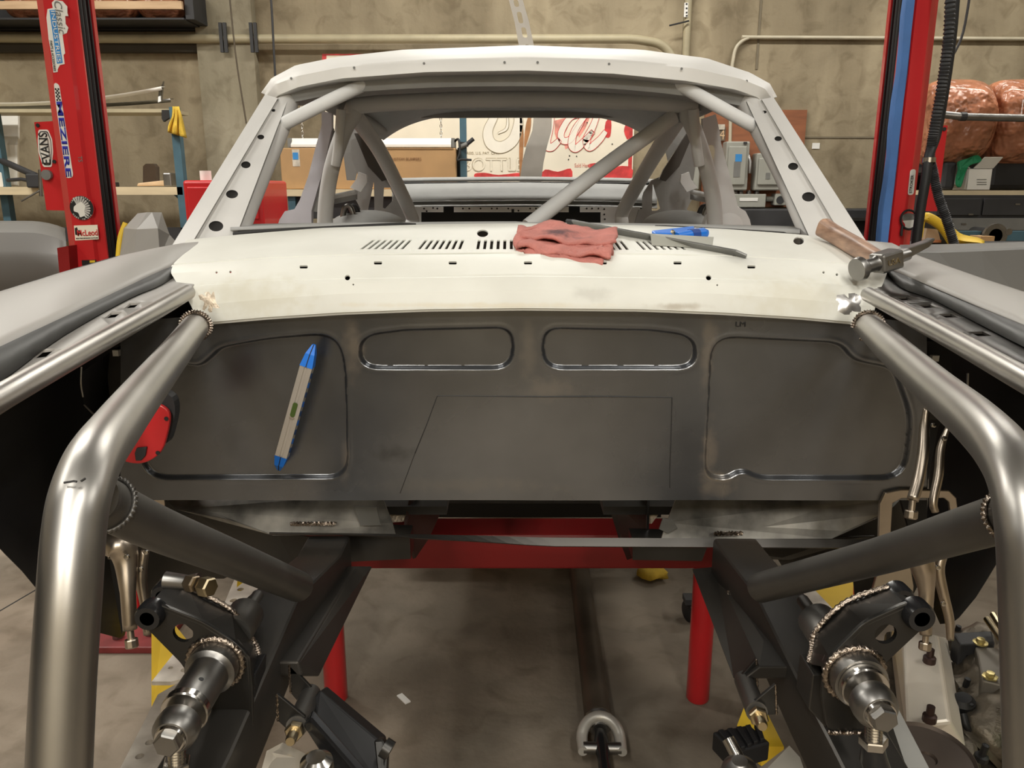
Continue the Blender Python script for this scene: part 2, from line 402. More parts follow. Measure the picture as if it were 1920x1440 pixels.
# mouldings on the upper shelf
for k, (dy, dz, b0) in enumerate(((0, .02, 0), (.12, .012, .03))):
    rows = []
    for i in range(24):
        t = i/23; x = lerp(xl, Y(300, 190, 5.4).x, t); zz = zs+dz+.09*max(0, (t-.55)/.45)**2*(1.1-k*.6)
        rows.append([V((x, 5.45+dy, zz)), V((x, 5.44+dy, zz+.022)), V((x, 5.50+dy, zz+.028))])
    thing(loft('metal_moulding', rows, mt_white if k == 0 else mt_satin, solid=.004),
          ('long bright metal moulding curving up at its end on the upper left shelf', 'thin dull metal moulding lying flat behind the bright one')[k], 'moulding')
prism('moulding_end', [Y(296, 192, 5.46), Y(302, 190, 5.46), Y(306, 152, 5.5), Y(301, 165, 5.5), Y(298, 163, 5.5)], (0, .02, 0), mt_satin)['kind'] = 'thing'
o = bpy.data.objects['moulding_end']; o.name = 'bent_metal_strip'; thing(o, 'short bent metal strip standing up at the end of the upper left shelf', 'strip')
# dirty rag and yellow cloth
P0 = [(322, 199), (333, 202), (341, 225), (349, 255), (345, 259), (332, 254), (316, 247), (318, 225)]
rows = []
for i in range(9):
    t = i/8; l = (lerp(324, 315, t)+2*math.sin(t*6), lerp(200, 248, t)); r = (lerp(336, 349, t), lerp(200, 259, t))
    rows.append([Y(lerp(l[0], r[0], s/8), lerp(l[1], r[1], s/8), 5.36-.03*math.sin(s*1.9+t*2)*t-.02*t) for s in range(9)])
thing(loft('yellow_rag', rows, mt_yrag, solid=.006), 'yellow cloth draped over the right end of the upper left shelf', 'rag')
thing(prism('oily_rag', [Y(303, 206, 5.38), Y(322, 206, 5.38), Y(318, 220, 5.38), Y(306, 228, 5.38), Y(303, 222, 5.38)], (0, .03, 0), mt_scratch), 'small dark oily rag beside the yellow cloth', 'rag')
# white board and things on left bench
wb = root('folded_white_sheet', Y(18, 300, 5.75), 'bright white folded sheet panel standing on the bench at far left', 'panel')
loft('panel_face', [[Y(-20, 205, 5.78), Y(37, 205, 5.78)], [Y(-12, 256, 5.74), Y(37, 256, 5.74)], [Y(-5, 268, 5.70), Y(36, 266, 5.70)], [Y(8, 275, 5.66), Y(36, 275, 5.66)], [Y(10, 348, 5.62), Y(36, 348, 5.62)]], mt_white, wb, solid=.02, smooth=False)
b1 = root('white_bottle', Y(3, 345, 5.5), 'white plastic bottle with dark cap at far left of the bench', 'bottle')
bz = V((Y(3, 345, 5.5).x, 5.5, zb+.006))
lathe('bottle_body', [(.04, 0), (.042, .01), (.042, .09), (.02, .11), (.018, .12)], bz, (0, 0, 1), mt_white, b1)
lathe('bottle_cap', [(.02, .12), (.02, .145), (.0, .147)], bz, (0, 0, 1), mt_blacktxt, b1)
cl = root('bench_clamp', Y(70, 345, 5.36), 'dark bench vise clamp with long bar and handle on left bench', 'clamp')
tube('clamp_bar', [Y(-4, 298, 5.5), Y(68, 330, 5.36)], .022, mt_dark, cl, seg=8)
box('clamp_body', Y(68, 333, 5.36)+V((0, 0, -.02)), (.1, .08, .09), mt_dark, cl, bevel=.01)
tube('clamp_screw', [Y(75, 318, 5.32), Y(77, 368, 5.32)], .012, mt_satin, cl, seg=8)
tube('clamp_handle', [Y(40, 377, 5.3), Y(70, 360, 5.31), Y(78, 356, 5.32)], .006, mt_satin, cl, seg=8)
tube('clamp_foot', [Y(14, 338, 5.42), Y(40, 336, 5.4), Y(60, 340, 5.38)], .012, mt_dark, cl, seg=8)
thing(prism('wood_block', smooth_pts([Y(268, 343, 5.9), Y(268, 312, 5.9), Y(273, 307, 5.9), Y(287, 307, 5.9), Y(292, 313, 5.9), Y(293, 343, 5.9)], 1), (0, .06, 0), M('dark_wood_block', (.12, .085, .06), .8)), 'brown wooden block with rounded top leaning on the wall above the bench', 'block')
ml = root('wood_hammer', Y(300, 347, 5.55), 'wooden handled mallet with grey head lying on the left bench', 'mallet')
prism('handle', [V((Y(256, 349, 5.55).x, 5.55, zb+.01)), V((Y(310, 347, 5.55).x, 5.55, zb+.012)), V((Y(310, 342, 5.55).x, 5.55, zb+.05)), V((Y(258, 345, 5.55).x, 5.55, zb+.03))], (0, .04, 0), mt_wood, ml, bevel=.006)
c_ = Y(318, 345, 5.55); box('mallet_head', (c_.x, 5.57, zb+.052), (.055, .11, .09), mt_satin, ml, bevel=.008)
thing(tube('air_hose', smooth_pts([V((-2.95, 5.5, zb+.03)), V((-2.8, 5.48, zb+.045)), V((-2.66, 5.42, zb+.03)), V((-2.62, 5.36, zb-.02)), V((-2.68, 5.35, zb-.1)), V((-2.7, 5.35, zb-.16))], 6), .009, mt_dark, seg=8), 'dark air hose hanging over the front of the left bench', 'hose')
thing(box('parts_tray', (-2.83, 5.6, zb+.022), (.22, .16, .03), mt_dark, bevel=.006), 'dark flat tool lying on bench beside the left post', 'tool')
# top-left rack
tr = root('wooden_rack', (-2.9, 6.0, 2.6), 'wall rack with pale wooden front board at the top left corner', 'rack')
za = Y(200, 2, 6.0).z; zc = Y(200, 17, 6.0).z; xa = Y(341, 8, 6.0).x; zdk = Y(200, 32, 6.0).z
box('front_board', ((-5.2+xa)/2, 6.01, (za+zc)/2), (xa+5.2, .03, za-zc), mt_wood, tr)
box('deck', ((-5.2+xa)/2, 6.18, zdk-.008), (xa+5.2, .34, .012), mt_dark, tr)
wbox('wall_shadow_strip', -80, -60, 392, 57, 6.34, .05, mt_dark, tr)  # dark strip standing in for the rack's shadow on the wall
wbox('side_frame', 346, -20, 362, 36, 6.05, .3, mt_dark, tr)
for k, (px, w_) in enumerate(((68, .42), (215, .34), (305, .34))):
    c = Y(px, 10, 6.17); c.z = zdk+.112
    bm = bmesh.new(); bmesh.ops.create_uvsphere(bm, u_segments=24, v_segments=14, radius=1)
    for v in bm.verts:
        v.co = V((math.copysign(abs(v.co.x)**.7, v.co.x)*w_/2*.98, math.copysign(abs(v.co.y)**.8, v.co.y)*.13, math.copysign(abs(v.co.z)**.7, v.co.z)*.11))+c+V((0, 0, 0))
    thing(obj('wrapped_bundle', bm, mt_orange, smooth=True), ('large orange wrapped bundle left of the red post in the top rack', 'orange wrapped bundle just right of the red post in the top rack', 'orange wrapped bundle at the right end of the top rack')[k], 'bundle', 'orange bundles in the top rack')
# ---------------------------------------------------------------- centre bench, box, fluorescent fixture, sign
cb = root('back_bench', (-.9, 5.9, 0), 'pale topped bench under the cardboard box behind the car', 'bench')
zc2 = Y(570, 356, 5.6).z; x0 = Y(530, 356, 5.6).x; x1 = Y(866, 356, 5.6).x
box('bench_top', ((x0+x1)/2, 5.85, zc2-.02), (x1-x0, .5, .045), mt_bench, cb)
box('bench_front', ((x0+x1)/2, 5.68, zc2-.12), (x1-x0-.1, .04, .15), mt_dark, cb)
for x in (x0+.05, x1-.05):
    for yy in (5.65, 6.05): box('bench_leg', (x, yy, (zc2-.04)/2), (.05, .05, zc2-.04), mt_blue_steel, cb)
xu = Y(869, 280, 5.75).x
cr_ = thing(box('rack_upright', (xu, 5.75, 1.2), (.045, .05, 2.4), mt_blue_steel), 'single blue steel upright seen through the rear window beside the sign', 'post')
bx = root('cardboard_box', ((x0+x1)/2, 5.85, zc2), 'long brown cardboard box on the back bench under a white light fixture', 'box')
xb0 = Y(526, 310, 5.66).x; xb1 = Y(855, 310, 5.66).x; zb1 = Y(700, 277, 5.66).z
prev = box('carton', ((xb0+xb1)/2, 5.86, (zc2+.003+zb1)/2), (xb1-xb0, .4, zb1-zc2-.006), mt_card, bx, bevel=.006)
wbox('blue_print', 549, 286, 559, 299, 5.657, .003, mt_bluelab, bx)
wbox('tape', 548, 280, 562, 312, 5.6585, .0015, mt_plastic, bx)
wbox('flap_seam', 600, 278, 850, 280, 5.657, .003, M('box_seam', (.25, .15, .07), .9), bx)
text('printing', 'CUSTOM BUMPERS', Y(760, 298, 5.657), .018, M('box_print', (.25, .13, .06), .9), bx, width=.22)
fx = root('fluorescent_fixture', ((x0+x1)/2, 5.8, zb1), 'white fluorescent light fixture lying along the top of the cardboard box', 'light fixture')
xf0 = Y(546, 268, 5.7).x; xf1 = Y(846, 268, 5.7).x; zf0 = zb1+.004; zf1 = Y(700, 259, 5.7).z
prism('housing', [V((xf0, 5.68, zf0)), V((xf0, 5.9, zf0)), V((xf0, 5.9, zf1-.01)), V((xf0, 5.86, zf1)), V((xf0, 5.72, zf1)), V((xf0, 5.7, zf1-.03)), V((xf0, 5.68, zf0+.02))], (xf1-xf0, 0, 0), mt_white, fx, bevel=.003)
box('end_cap', (xf1+.012, 5.79, (zf0+zf1)/2), (.02, .2, zf1-zf0), mt_grey, fx); box('end_cap', (xf0-.012, 5.79, (zf0+zf1)/2), (.02, .2, zf1-zf0), mt_grey, fx)
tube('power_cord', smooth_pts([V((xf1+.02, 5.72, zf1-.02)), Y(860, 262, 5.68), Y(862, 285, 5.66), Y(858, 300, 5.65), Y(866, 299, 5.65), Y(884, 300, 5.64)], 6), .008, mt_blacktxt, fx, seg=8)
bm = bmesh.new()
for px in (567, 827):
    c = Y(px, 250, 5.78)
    for k in range(15):
        z = zf1+.013+k*.024; r = .012
        ring = [V((c.x+(math.cos(a)*r*.6 if k % 2 else 0), 5.78+(0 if k % 2 else math.cos(a)*r*.6), z+math.sin(a)*r*1.1)) for a in [2*math.pi*q/8 for q in range(8)]]
        bm_tube(bm, ring, .003, 5, closed=True)
obj('hanging_chain', bm, mt_chrome, fx, smooth=True)['kind'] = 'stuff'
thing(box('spray_can_box', Y(866, 316, 5.85)+V((0, 0, 0)), (.05, .14, .28), mt_blacktxt, bevel=.006), 'black box standing between the cardboard box and blue upright', 'box')
hc = root('spring_clamp', Y(880, 268, 5.68), 'dark spring clamp gripping the blue upright behind the rear window', 'clamp')
tube('clamp_jaw', [Y(861, 277, 5.7), Y(876, 270, 5.7)], .016, mt_grey, hc, seg=8); tube('clamp_grip', [Y(876, 270, 5.7), Y(888, 260, 5.7)], .014, mt_dark, hc, seg=8)
wbox('clamp_bolt', 860, 266, 878, 275, 5.71, .02, mt_dark, hc)
# sign
YS = 6.36
sg = root('painted_sign', (0, YS, 1.3), 'large weathered cream and red painted sign board behind the car', 'sign')
XS0 = Y(604, 100, YS).x; XS1 = Y(1187, 300, YS).x; ZS1 = Y(800, 101, YS).z; ZS0 = Y(800, 430, YS).z
box('sign_board', ((XS0+XS1)/2, YS+.02, (ZS0+ZS1)/2), (XS1-XS0, .04, ZS1-ZS0), mt_sign, sg)
def spx(px, py, k=1): return Y(px, py, YS-.0012*k)
def flat(name, pts, m, k=1, sm=0):
    P = [spx(*p, k) for p in pts]
    if sm: P = smooth_pts(P, sm, closed=True)
    return prism(name, P, (0, .0012*k-.0002, 0), m, sg)
for pts in ([(1180, 215), (1187, 215), (1184, 345), (1177, 345)], [(604, 101), (612, 101), (612, 200), (604, 200)], [(604, 101), (760, 101), (760, 103), (604, 104)]): flat('red_border', pts, mt_signred)
# red ground showing between the letters
flat('red_ground', [(1040, 226), (1066, 220), (1064, 240), (1052, 262), (1044, 262), (1040, 250)], mt_signpink, 1)
flat('red_ground', [(1096, 222), (1108, 216), (1098, 240), (1086, 258), (1082, 250)], mt_signpink, 1)
flat('red_ground', [(1058, 270), (1070, 262), (1068, 276), (1060, 280)], mt_signpink, 1)
for pts in ([(890, 326), (910, 324), (935, 328), (980, 324), (978, 337), (900, 337)], [(1022, 318), (1046, 322), (1070, 316), (1068, 336), (1015, 336)], [(1128, 318), (1182, 312), (1178, 340), (1120, 338)], [(1104, 308), (1120, 306), (1118, 314), (1104, 314)], [(1136, 228), (1146, 226), (1144, 256), (1134, 254)], [(1175, 230), (1181, 230), (1178, 262), (1170, 246)]):
    flat('red_patch', pts, mt_signred, 2, 3)
def stroke(name, pts, wd, m, k, outl=None):
    P = smooth_pts([spx(*p, k) for p in pts], 8); L = []; Rr = []
    for i, p in enumerate(P):
        t = (P[min(i+1, len(P)-1)]-P[max(i-1, 0)]).normalized(); n = V((-t.z, 0, t.x))
        ww = (wd[0]+(wd[1]-wd[0])*math.sin(math.pi*i/(len(P)-1)))*5.9/F/2
        L.append(p+n*ww); Rr.append(p-n*ww)
    o = obj(name, bm_loft(bmesh.new(), [L, Rr]), m, sg, solid=.0006)
    if outl:
        tube('letter_outline', L+Rr[::-1], .0025, outl, sg, seg=4, closed=True)
    return o
# flowing script lettering C, o, l, a
mt_cream2 = M('sign_letter_white', (.90, .85, .74), .6, var=.05)
stroke('script_letter_o', [(928, 216), (915, 245), (920, 268), (940, 276), (962, 262), (972, 232), (970, 212)], (14, 22), mt_cream2, 3, mt_line)
stroke('script_letter_o', [(934, 250), (950, 240), (952, 216)], (3, 5), mt_cream2, 3, mt_line)
stroke('rust_streak', [(976, 212), (978, 250), (977, 290), (976, 338)], (3, 8), mt_rust, 3)
stroke('rust_streak', [(994, 212), (990, 240), (984, 275)], (3, 10), mt_rust, 3)
stroke('script_letter_l', [(1036, 206), (1030, 240), (1024, 268), (1034, 276), (1050, 262)], (10, 17), mt_cream2, 3, mt_signred)
stroke('script_letter_a', [(1096, 214), (1070, 220), (1053, 246), (1054, 262), (1068, 262), (1084, 240), (1102, 206)], (9, 13), mt_cream2, 3, mt_signred)
stroke('script_letter_a', [(1106, 206), (1080, 240), (1072, 268), (1080, 278), (1098, 262), (1112, 246)], (9, 15), mt_cream2, 4, mt_signred)
stroke('script_letter_a', [(1124, 204), (1112, 236), (1100, 262), (1106, 276), (1124, 262), (1136, 246)], (9, 15), mt_cream2, 4, mt_signred)
text('lettering', 'BOTTLE', spx(925, 309, 2), .105, mt_line, sg, width=.48)
text('lettering', 'BOTTLE', spx(925, 309, 3), .094, mt_sign, sg, width=.465)
text('small_lettering', 'REG. U.S. PAT. OFF.', spx(905, 287, 2), .02, mt_line, sg, width=.24)
text('small_lettering', 'Sold Here', spx(1092, 310, 2), .03, mt_signpink, sg, width=.12)
for p in ((1068, 292), (1081, 293), (1066, 299), (1101, 230), (1148, 270)): flat('nail_hole', [(p[0]-1, p[1]-1), (p[0]+1, p[1]-1), (p[0]+1, p[1]+1), (p[0]-1, p[1]+1)], mt_blacktxt, 3)
# hanging strips
bm = bmesh.new(); 
ST = [(948, -260, 11), (957, -80, 12), (967, 0, 13), (978, 40, 13.5), (987, 86, 14), (1000, 130, 15), (1012, 180, 16.5), (1018, 215, 17), (1016, 245, 18), (1006, 275, 19.5), (999, 305, 20), (994, 345, 20), (990, 400, 20)]
rows = [[Y(a-w_, y_, 4.9), Y(a+w_, y_, 4.9)] for a, y_, w_ in ST]
rows[0] = [V((p.x, p.y, 4.3)) for p in rows[0]]
o = loft('slotted_strap', rows, M('strap_steel', (.62, .59, .54), .4, .35, var=.1), solid=.005, smooth=False)
cb_ = bmesh.new()
for a, y_, h_ in ((968, 6, 7), (975, 33, 11), (983, 61, 10), (989, 88, 5), (962, -18, 8)):
    R_ = round_poly([Y(a-4.5-h_*.2, y_-h_, 4.8), Y(a+4.5-h_*.2, y_-h_, 4.8), Y(a+4.5+h_*.22, y_+h_, 4.8), Y(a-4.5+h_*.22, y_+h_, 4.8)], .013, 4)
    bm_prism(cb_, R_, ray(a, y_)*.3)
cut(o, cb_); thing(o, 'slotted steel strap hanging behind the car, slotted above roof and plain wide below', 'strap')
# ---------------------------------------------------------------- electrical board
yb = YW-.03
ply = thing(wbox('plywood_board', 1318, 206, 1506, 388, yb, .028, mt_ply), 'reddish brown plywood board on the wall carrying grey electrical boxes', 'board')
def sbox(x0, y0, x1, y1, label, win, lab, d=.13):
    r = root('switch_box', Y((x0+x1)/2, y1, yb-d), label, 'electrical box', 'grey electrical boxes')
    wbox('enclosure', x0, y0, x1, y1, yb-d+.01, d-.01, mt_elec, r, bevel=.01)
    wbox('door', x0+5, y0+9, x1-5, y1-10, yb-d-.004, .014, mt_elec, r, bevel=.008)
    if lab: wbox('blue_label', lab[0], lab[1], lab[2], lab[3], yb-d-.007, .003, mt_bluelab, r)
    if win: wbox('rating_label', *win, yb-d-.0065, .003, mt_grey, r)
    tube('switch_handle', [Y(x1-1, y0+25, yb-d+.03), Y(x1+3, y0+38, yb-d), Y(x1+2, y0+60, yb-d)], .012, mt_satin, r, seg=8)
    wbox('latch', x1-9, y0+1, x1-3, y0+5, yb-d-.002, .012, mt_dark, r)
sbox(1360, 265, 1404, 357, 'grey switch box with blue label, left of the pair on the plywood', (1376, 303, 1388, 332), (1379, 289, 1391, 303))
sbox(1417, 287, 1470, 357, 'smaller grey switch box partly behind the right windshield pillar', (1436, 324, 1444, 336), None)
wr = root('wireway_box', Y(1406, 388, yb-.12), 'low grey wiring trough with a pale label strip under the switch boxes', 'electrical box')
wbox('trough', 1374, 364, 1436, 389, yb-.12, .12, mt_elec, wr, bevel=.006); wbox('label_strip', 1387, 371, 1421, 377, yb-.124, .004, mt_paper, wr)
for px in (1379, 1389, 1404, 1419): lathe('cable_gland', [(.018, 0), (.018, .02), (.012, .028)], Y(px, 364, yb-.06), (0, 0, 1), mt_satin, wr, seg=10)
tube('trough_nipple', [Y(1436, 373, yb-.05), Y(1455, 373, yb-.05)], .02, mt_elec, wr, seg=10)
jb = root('junction_box', Y(1465, 385, yb-.1), 'small grey junction box with round hole right of the wiring trough', 'electrical box')
wbox('enclosure', 1453, 363, 1480, 385, yb-.1, .1, mt_elec, jb, bevel=.006); lathe('round_hole', [(.03, 0), (.03, .004), (.0, .004)], Y(1463, 375, yb-.1), (0, -1, 0), mt_dark, jb)
sb = thing(wbox('transformer_box', 1290, 300, 1312, 356, yb-.1, .1, mt_elec, bevel=.01), 'grey metal box beside the plywood seen between the right roll cage tubes', 'electrical box')
np_ = root('number_plate', Y(1345, 250, yb-.03), 'bagged dark plate with orange digits 494 on the plywood', 'plate')
wbox('plate', 1326, 238, 1360, 264, yb-.02, .018, M('number_plate_dark', (.14, .11, .08), .5), np_); text('digits', '494', Y(1344, 252, yb-.022), .075, mt_wood, np_, width=.12)
wbox('bag_top', 1328, 233, 1359, 243, yb-.028, .006, mt_plastic, np_)
thing(wbox('wall_tag', 1523, 268, 1537, 279, YW-.006, .005, mt_paper), 'small pale paper tag stuck on the wall right of the car', 'tag')
# low dark cabinet under the boxes and dark skirting behind car
thing(wbox('dark_cabinet', 1375, 392, 1640, 640, 6.1, .27, mt_dark, bevel=.01), 'dark low cabinet below the wiring trough', 'cabinet')
thing(wbox('wall_rail', 1590, 408, 1640, 414, 6.06, .03, mt_satin), 'thin metal rail along the dark cabinet beside the right post', 'rail')
# red tool chest left of the car
tc_ = root('tool_chest', Y(420, 430, 4.4), 'red tool chest standing behind the left windshield pillar', 'tool chest')
xq0 = Y(347, 400, 4.4).x; xq1 = Y(494, 400, 4.4).x; zq = Y(400, 338, 4.4).z
box('chest_body', ((xq0+xq1)/2, 4.65, zq/2), (xq1-xq0, .5, zq), mt_red, tc_, bevel=.015)
for k in range(5): box('drawer', ((xq0+xq1)/2, 4.395, zq-.12-k*.2), (xq1-xq0-.05, .012, .17), mt_red, tc_, bevel=.005)
thing(lathe('paper_roll', [(.0, 0), (.03, 0), (.03, .05), (0, .05)], V((Y(386, 334, 4.5).x, 4.5, zq+.001)), (0, 0, 1), mt_paper), 'small white roll on top of the red tool chest', 'roll')
# ================================================================ right rack
rr = root('steel_rack', (3.4, 4.9, 0), 'dark rack with pale wooden shelf behind the right lift post', 'rack')
zs2 = Y(1850, 357, 4.75).z; xr0 = Y(1752, 357, 4.75).x
box('shelf_board', ((xr0+4.6)/2, 5.1, zs2-.02), (4.6-xr0, .7, .04), mt_bench, rr)
for x in (xr0+.03, 4.5):
    box('upright', (x, 5.42, 1.25), (.05, .05, 2.5), mt_dark, rr)
zr = Y(1850, 297, 4.75).z
box('upper_deck', ((xr0+4.6)/2, 5.15, zr-.06), (4.6-xr0, .6, .03), mt_dark, rr)
box('back_panel', ((xr0+4.6)/2, 5.47, 1.2), (4.6-xr0, .02, 1.0), mt_dark, rr)
box('lower_shelf', ((xr0+4.6)/2, 5.1, 1.04), (4.6-xr0, .7, .04), mt_dark, rr)
strap = thing(tube('strap_bar', [Y(1762, 214, 4.55), Y(1798, 218, 4.5), Y(1812, 219, 4.5), Y(1980, 223, 4.5)], .02, mt_satin, seg=8), 'grey strap bar stretched across the orange rolls on the right', 'bar')
lathe('strap_joint', [(.024, 0), (.024, .03)], Y(1800, 218.5, 4.5), (1, 0, 0), mt_dark, strap, seg=10)
for k, (pa, pb) in enumerate(((1752, 1870), (1873, 1985))):
    c0 = Y(pa, 218, 4.72); c1 = Y(pb, 218, 4.72); zt = Y(1800, 141, 4.72).z; z0 = zr-.043
    cz = (zt+z0)/2; hr = (zt-z0)/2; cx = (c0.x+c1.x)/2; hw = (c1.x-c0.x)/2
    g = root('wrapped_roll', (cx, 4.85, z0), ('orange film wrapped roll nearest the right lift post', 'orange film wrapped roll at the right edge of the photo')[k], 'roll', 'orange wrapped rolls')
    bm = bmesh.new(); bmesh.ops.create_uvsphere(bm, u_segments=40, v_segments=24, radius=1, matrix=Matrix.Rotation(math.pi/2, 4, 'Y'))
    for v in bm.verts:
        n = math.copysign(abs(v.co.x)**.5, v.co.x); rad = (abs(v.co.y)**2+abs(v.co.z)**2)**.5; k2 = (rad**.35)/max(rad, 1e-4) if rad > 1e-4 else 0
        wob = 1+.03*math.sin(v.co.y*7+v.co.x*5+k)+.02*math.sin(v.co.z*11+k*2)
        v.co = V((cx+n*hw, 4.88+v.co.y*k2*.24*wob, cz+v.co.z*k2*hr*(.985 if v.co.z > 0 else 1)))
    obj('film_roll', bm, mt_orange, g, smooth=True)
    pts = [(lerp(pa, pb, a), b_) for a, b_ in ((.34, 248), (.42, 241), (.74, 242), (.70, 256), (.58, 263), (.38, 260))]
    dd = 4.665
    prism('torn_opening', smooth_pts([Y(a, b_, dd) for a, b_ in pts], 3, True), (0, .1, 0), M('roll_core%d' % k, (.13, .085, .05), .9), g)
ct = root('white_carton', Y(1830, 355, 4.75), 'open white carton on the right shelf under the orange rolls', 'carton')
x0 = Y(1815, 340, 4.75).x; x1 = Y(1858, 340, 4.75).x; zt = Y(1840, 316, 4.75).z
bm = bmesh.new(); bm_box(bm, ((x0+x1)/2, 4.83, (zs2+.002+zt)/2), (x1-x0, .16, zt-zs2-.004)); obj('carton_body', bm, mt_white, ct, bevel=.003)
prism('carton_flap', [V((x0+.02, 4.745, zt)), V((x1, 4.745, zt)), V((x1+.02, 4.70, zt+.06)), V((x0+.05, 4.70, zt+.06))], (0, .004, .003), mt_white, ct)
prism('carton_flap', [V((x0, 4.75, zt)), V((x0, 4.91, zt)), V((x0-.06, 4.93, zt+.05)), V((x0-.07, 4.77, zt+.05))], (.004, 0, .003), mt_white, ct)
for yy in (336, 341, 345): wbox('carton_print', 1832, yy, 1850, yy+1.2, 4.746, .002, mt_grey, ct)
c2 = root('white_carton', Y(1792, 350, 4.8), 'tilted white carton lid behind the green glove on the right shelf', 'carton')
prism('carton_body', [Y(1780, 344, 4.82), Y(1803, 349, 4.78), Y(1806, 306, 4.80), Y(1789, 302, 4.84)], (0, .12, 0), mt_white, c2, bevel=.003)
gp = [Y(1797, 348, 4.72), Y(1803, 350, 4.72), Y(1812, 322, 4.70), Y(1820, 310, 4.70), Y(1838, 304, 4.70), Y(1841, 297, 4.72), Y(1832, 290, 4.74), Y(1820, 296, 4.70), Y(1806, 300, 4.70), Y(1799, 305, 4.70), Y(1800, 318, 4.70), Y(1796, 335, 4.72)]
bm = bm_prism(bmesh.new(), smooth_pts(gp, 4, True), (0, .03, 0)); thing(obj('rubber_glove', bm, mt_green, smooth=False, bevel=.008), 'green rubber glove draped over the white carton', 'glove')
thing(box('dark_jar', V((Y(1774, 330, 4.8).x, 4.8, zs2+.082)), (.08, .08, .16), mt_dark, bevel=.02), 'dark jar between the red plate and white carton', 'jar')
thing(box('black_case', (Y(1898, 330, 4.8).x, 4.95, zs2+.092), (.26, .3, .18), mt_black, bevel=.03), 'black soft case on the shelf right of the white carton', 'case')
pm = root('tool_cabinet', (3.3, 4.7, 0), 'wide dark drawer cabinet under the right wooden shelf', 'cabinet')
wbox('cabinet_body', 1752, 366, 2000, 460, 4.66, .3, mt_dark, pm)
wbox('drawer_front', 1756, 372, 1840, 404, 4.645, .02, mt_dark, pm, bevel=.004); wbox('drawer_front', 1844, 372, 1990, 404, 4.645, .02, mt_dark, pm, bevel=.004)
wbox('drawer_front', 1756, 409, 1990, 432, 4.645, .02, mt_grey, pm, bevel=.004)
for px, py in ((1820, 402), (1807, 420), (1782, 414), (1908, 383)): wbox('drawer_label', px-4, py-1.5, px+5, py+1.5, 4.64, .006, mt_satin, pm)
bb = thing(tube('blue_beam', [Y(1790, 442, 4.3), Y(1990, 442, 4.3)], .035, mt_blue_steel, seg=4, smooth=False), 'blue steel beam lying low behind the right fender', 'beam')
fp = root('flanged_pipe', Y(1867, 442, 4.2), 'round pipe with cast oval flange facing the camera beyond right fender', 'pipe')
lathe('flange', [(.036, 0), (.062, 0), (.062, .02), (.036, .02), (.036, 0)], Y(1867, 442, 4.2), (0, 1, 0), mt_satin, fp); lathe('pipe_bore', [(.037, .02), (.037, .2), (0, .2)], Y(1867, 442, 4.2), (0, 1, 0), mt_black, fp)
for s in (-1, 1): lathe('flange_ear', [(.018, -.001), (.018, .018)], Y(1867, 442, 4.2)+V((s*.066, 0, s*.02)), (0, 1, 0), mt_satin, fp, seg=12)
thing(wbox('cardboard_piece', 1838, 443, 1864, 462, 4.15, .1, mt_card), 'small cardboard piece beside the flanged pipe', 'cardboard')
rows = []
for i in range(10):
    t = i/9; px = lerp(1786, 1846, t); top = lerp(424, 448, min(1, t*1.6))+4*math.sin(t*7); rows.append([Y(px, lerp(top, 464, s/6), 3.4-.12*math.sin(s/6*3.1)) for s in range(7)])
thing(loft('yellow_sleeve', rows, mt_yellow, solid=.006), 'bright yellow cloth sleeve spread behind the right fender', 'sleeve')
wt = root('work_table', (2.0, 3.5, 0), 'dark work table beyond the right fender under the yellow bag', 'table')
ztb = Y(1780, 464, 3.3).z
box('table_top', (2.05, 3.55, ztb-.03), (.9, .6, .04), mt_dark, wt)
for tx in (1.65, 2.45):
    for ty in (3.3, 3.8): box('table_leg', (tx, ty, (ztb-.05)/2), (.05, .05, ztb-.05), mt_dark, wt)
yb_ = root('yellow_bag', Y(1758, 440, 3.5), 'open yellow sling bag with dark inside beside the right post', 'bag')
tube('bag_rim', smooth_pts([Y(1727, 445, 3.3), Y(1733, 412, 3.3), Y(1742, 409, 3.3), Y(1766, 425, 3.3), Y(1784, 450, 3.3), Y(1790, 464, 3.3)], 6), [.006]*6+[.02]*25, mt_yellow, yb_, seg=8)
bg = prism('bag_inside', [Y(1732, 415, 3.45), Y(1742, 412, 3.45), Y(1768, 432, 3.45), Y(1786, 466, 3.45), Y(1730, 466, 3.45)], (0, .05, 0), mt_scratch, yb_)
oc = root('orange_carton', Y(1748, 452, 3.35), 'small tan and orange carton inside the yellow bag', 'carton')
prism('carton_panel', [Y(1733, 452, 3.38), Y(1764, 452, 3.38), Y(1758, 430, 3.38), Y(1738, 428, 3.38)], (0, .05, 0), M('tan_paper', (.42, .30, .20), .8), oc); wbox('carton_edge', 1732, 450, 1765, 455, 3.37, .03, mt_orange, oc)
